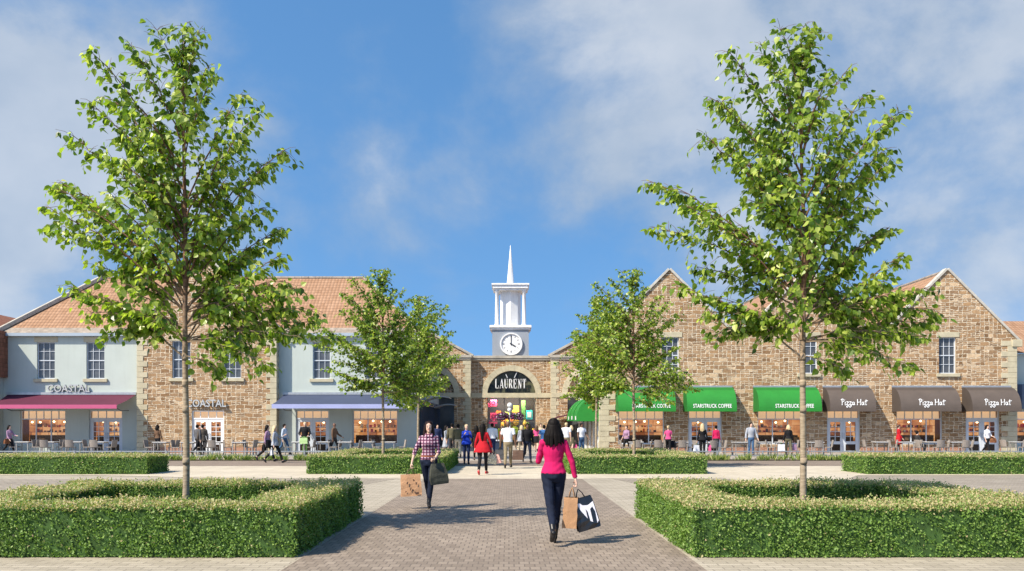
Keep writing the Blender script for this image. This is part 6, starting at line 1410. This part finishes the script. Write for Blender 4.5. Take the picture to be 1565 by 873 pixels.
person('woman in a long red coat outside the second brown awning\'s window', 1373.5, 54, 80, 1.70, True, hair='bun', hairm=HAIR_BR, top=RED, bottom=BLACK, legs=ST, coat=(.55, .06, RED), arms=((10, 8, 30), (6, 8, 30)))
person('dark clothed person seated by the second brown awning\'s window', 1402, 53.6, 90, 1.72, False, hair='short', top=CHAR, bottom=BLACK, legs=(88, 88, 84, 90), arms=((30, 8, 50), (26, 8, 56)))
j = person('woman in a white top and black trousers outside the third brown awning\'s doors', 1509, 52.5, 20, 1.72, True, hair='long', top=WHITEC, sleeve='half', bottom=BLACK, legs=WK2, arms=((16, 10, 60), (0, 10, 24)))
bag('shoulder_bag', 'tan leather bag on the arm of the woman in the white top', j['ell'] + Vector((.1, -.05, 0)), .32, .12, .26, TANC, .1, .14, 0, TANC, soft=.3)
# terrace of the pale blue building
j = person('dark haired woman in a mauve top at the left end of the maroon awning', 14.5, 52.5, 75, 1.70, True, hair='bob', top=PURP, bottom=BLACK, legs=WK, arms=((34, 8, 50), (10, 8, 30)))
bag('shoulder_bag', 'brown bag on the arm of the woman at the maroon awning', j['elr'] + Vector((0, -.1, -.05)), .34, .12, .26, TANC, R(75), .12, 0, TANC, soft=.3)
person('woman in a brown jacket by the left quoins of the stone bay', 241, 52.5, 165, 1.72, True, hair='bob', top=cloth('brown_jacket', (.13, .075, .045)), bottom=BLACK, legs=WK, arms=((6, 14, 30), (0, 14, 20)))
person('man in a grey jacket, left of the pair before the white doors', 302, 51.2, 150, 1.74, False, hair='short', top=GREYD, bottom=BLACK, legs=WK, arms=((10, 10, 14), (-10, 10, 14)))
person('man in a dark brown coat, right of the pair before the white doors', 309.5, 51.2, 200, 1.74, False, hair='short', top=cloth('umber_coat', (.10, .08, .062)), bottom=BLACK, legs=WK2, arms=((-8, 10, 14), (8, 10, 14)), coat=(.80, .04, CLO['umber_coat']))
j = person('dark haired woman in a mauve top and black skirt walking on the brown strip', 409, fy(706), 85, 1.72, True, hair='long', top=PURP, bottom=BLACK, leg='leggings', skirt=(.66, .05, BLACK), legs=(24, 6, -24, 26), arms=((6, 8, 16), (-10, 8, 14)))
bag('shoulder_bag', 'black bag at the hip of the woman in mauve and black', j['gripr'] + Vector((-.05, 0, .2)), .30, .12, .30, BLACK, R(85), .10, 0, BLACK, soft=.3)
j = person('blonde woman in a grey top and black leggings walking on the brown strip', 420.5, fy(708), 88, 1.70, True, hair='long', hairm=HAIR_B, top=GREYC, bottom=BLACK, leg='leggings', legs=(26, 6, -22, 24), arms=((40, 6, 80), (-6, 8, 14)), coat=(.82, .04, GREYC))
bag('shopping_bag', 'white bag carried by the blonde woman in grey', j['gripr'] + Vector((-.1, 0, 0)), .30, .10, .26, WHITEC, R(88), .08)
person('man in a light blue shirt and jeans at the corner of the stone bay', 435, 52.5, 80, 1.78, False, hair='short', top=SKYC, bottom=JEANB, legs=WK, arms=((8, 8, 14), (-8, 8, 14)))
j = person('blonde man in a black jacket outside the blue violet awning\'s doors', 466, 52, 5, 1.84, False, hair='short', hairm=HAIR_B, top=BLACK, bottom=GREENC, legs=ST, arms=((10, 18, 50), (10, 18, 50)))
bag('shopping_bag', 'pale green bag held by the blonde man in the black jacket', (j['gripl'] + j['gripr']) / 2 + Vector((0, -.1, 0)), .44, .16, .34, mat('pale_green_bag', (.35, .50, .22), .7), 0, .06)
person('man in a brown jacket walking past the blue violet awning', 511, 52.5, 80, 1.82, False, skin=SKIN_D, hair='none', top=cloth('brown_jacket', (.13, .075, .045)), bottom=CHAR, legs=WK, arms=((26, 8, 30), (-4, 8, 12)))
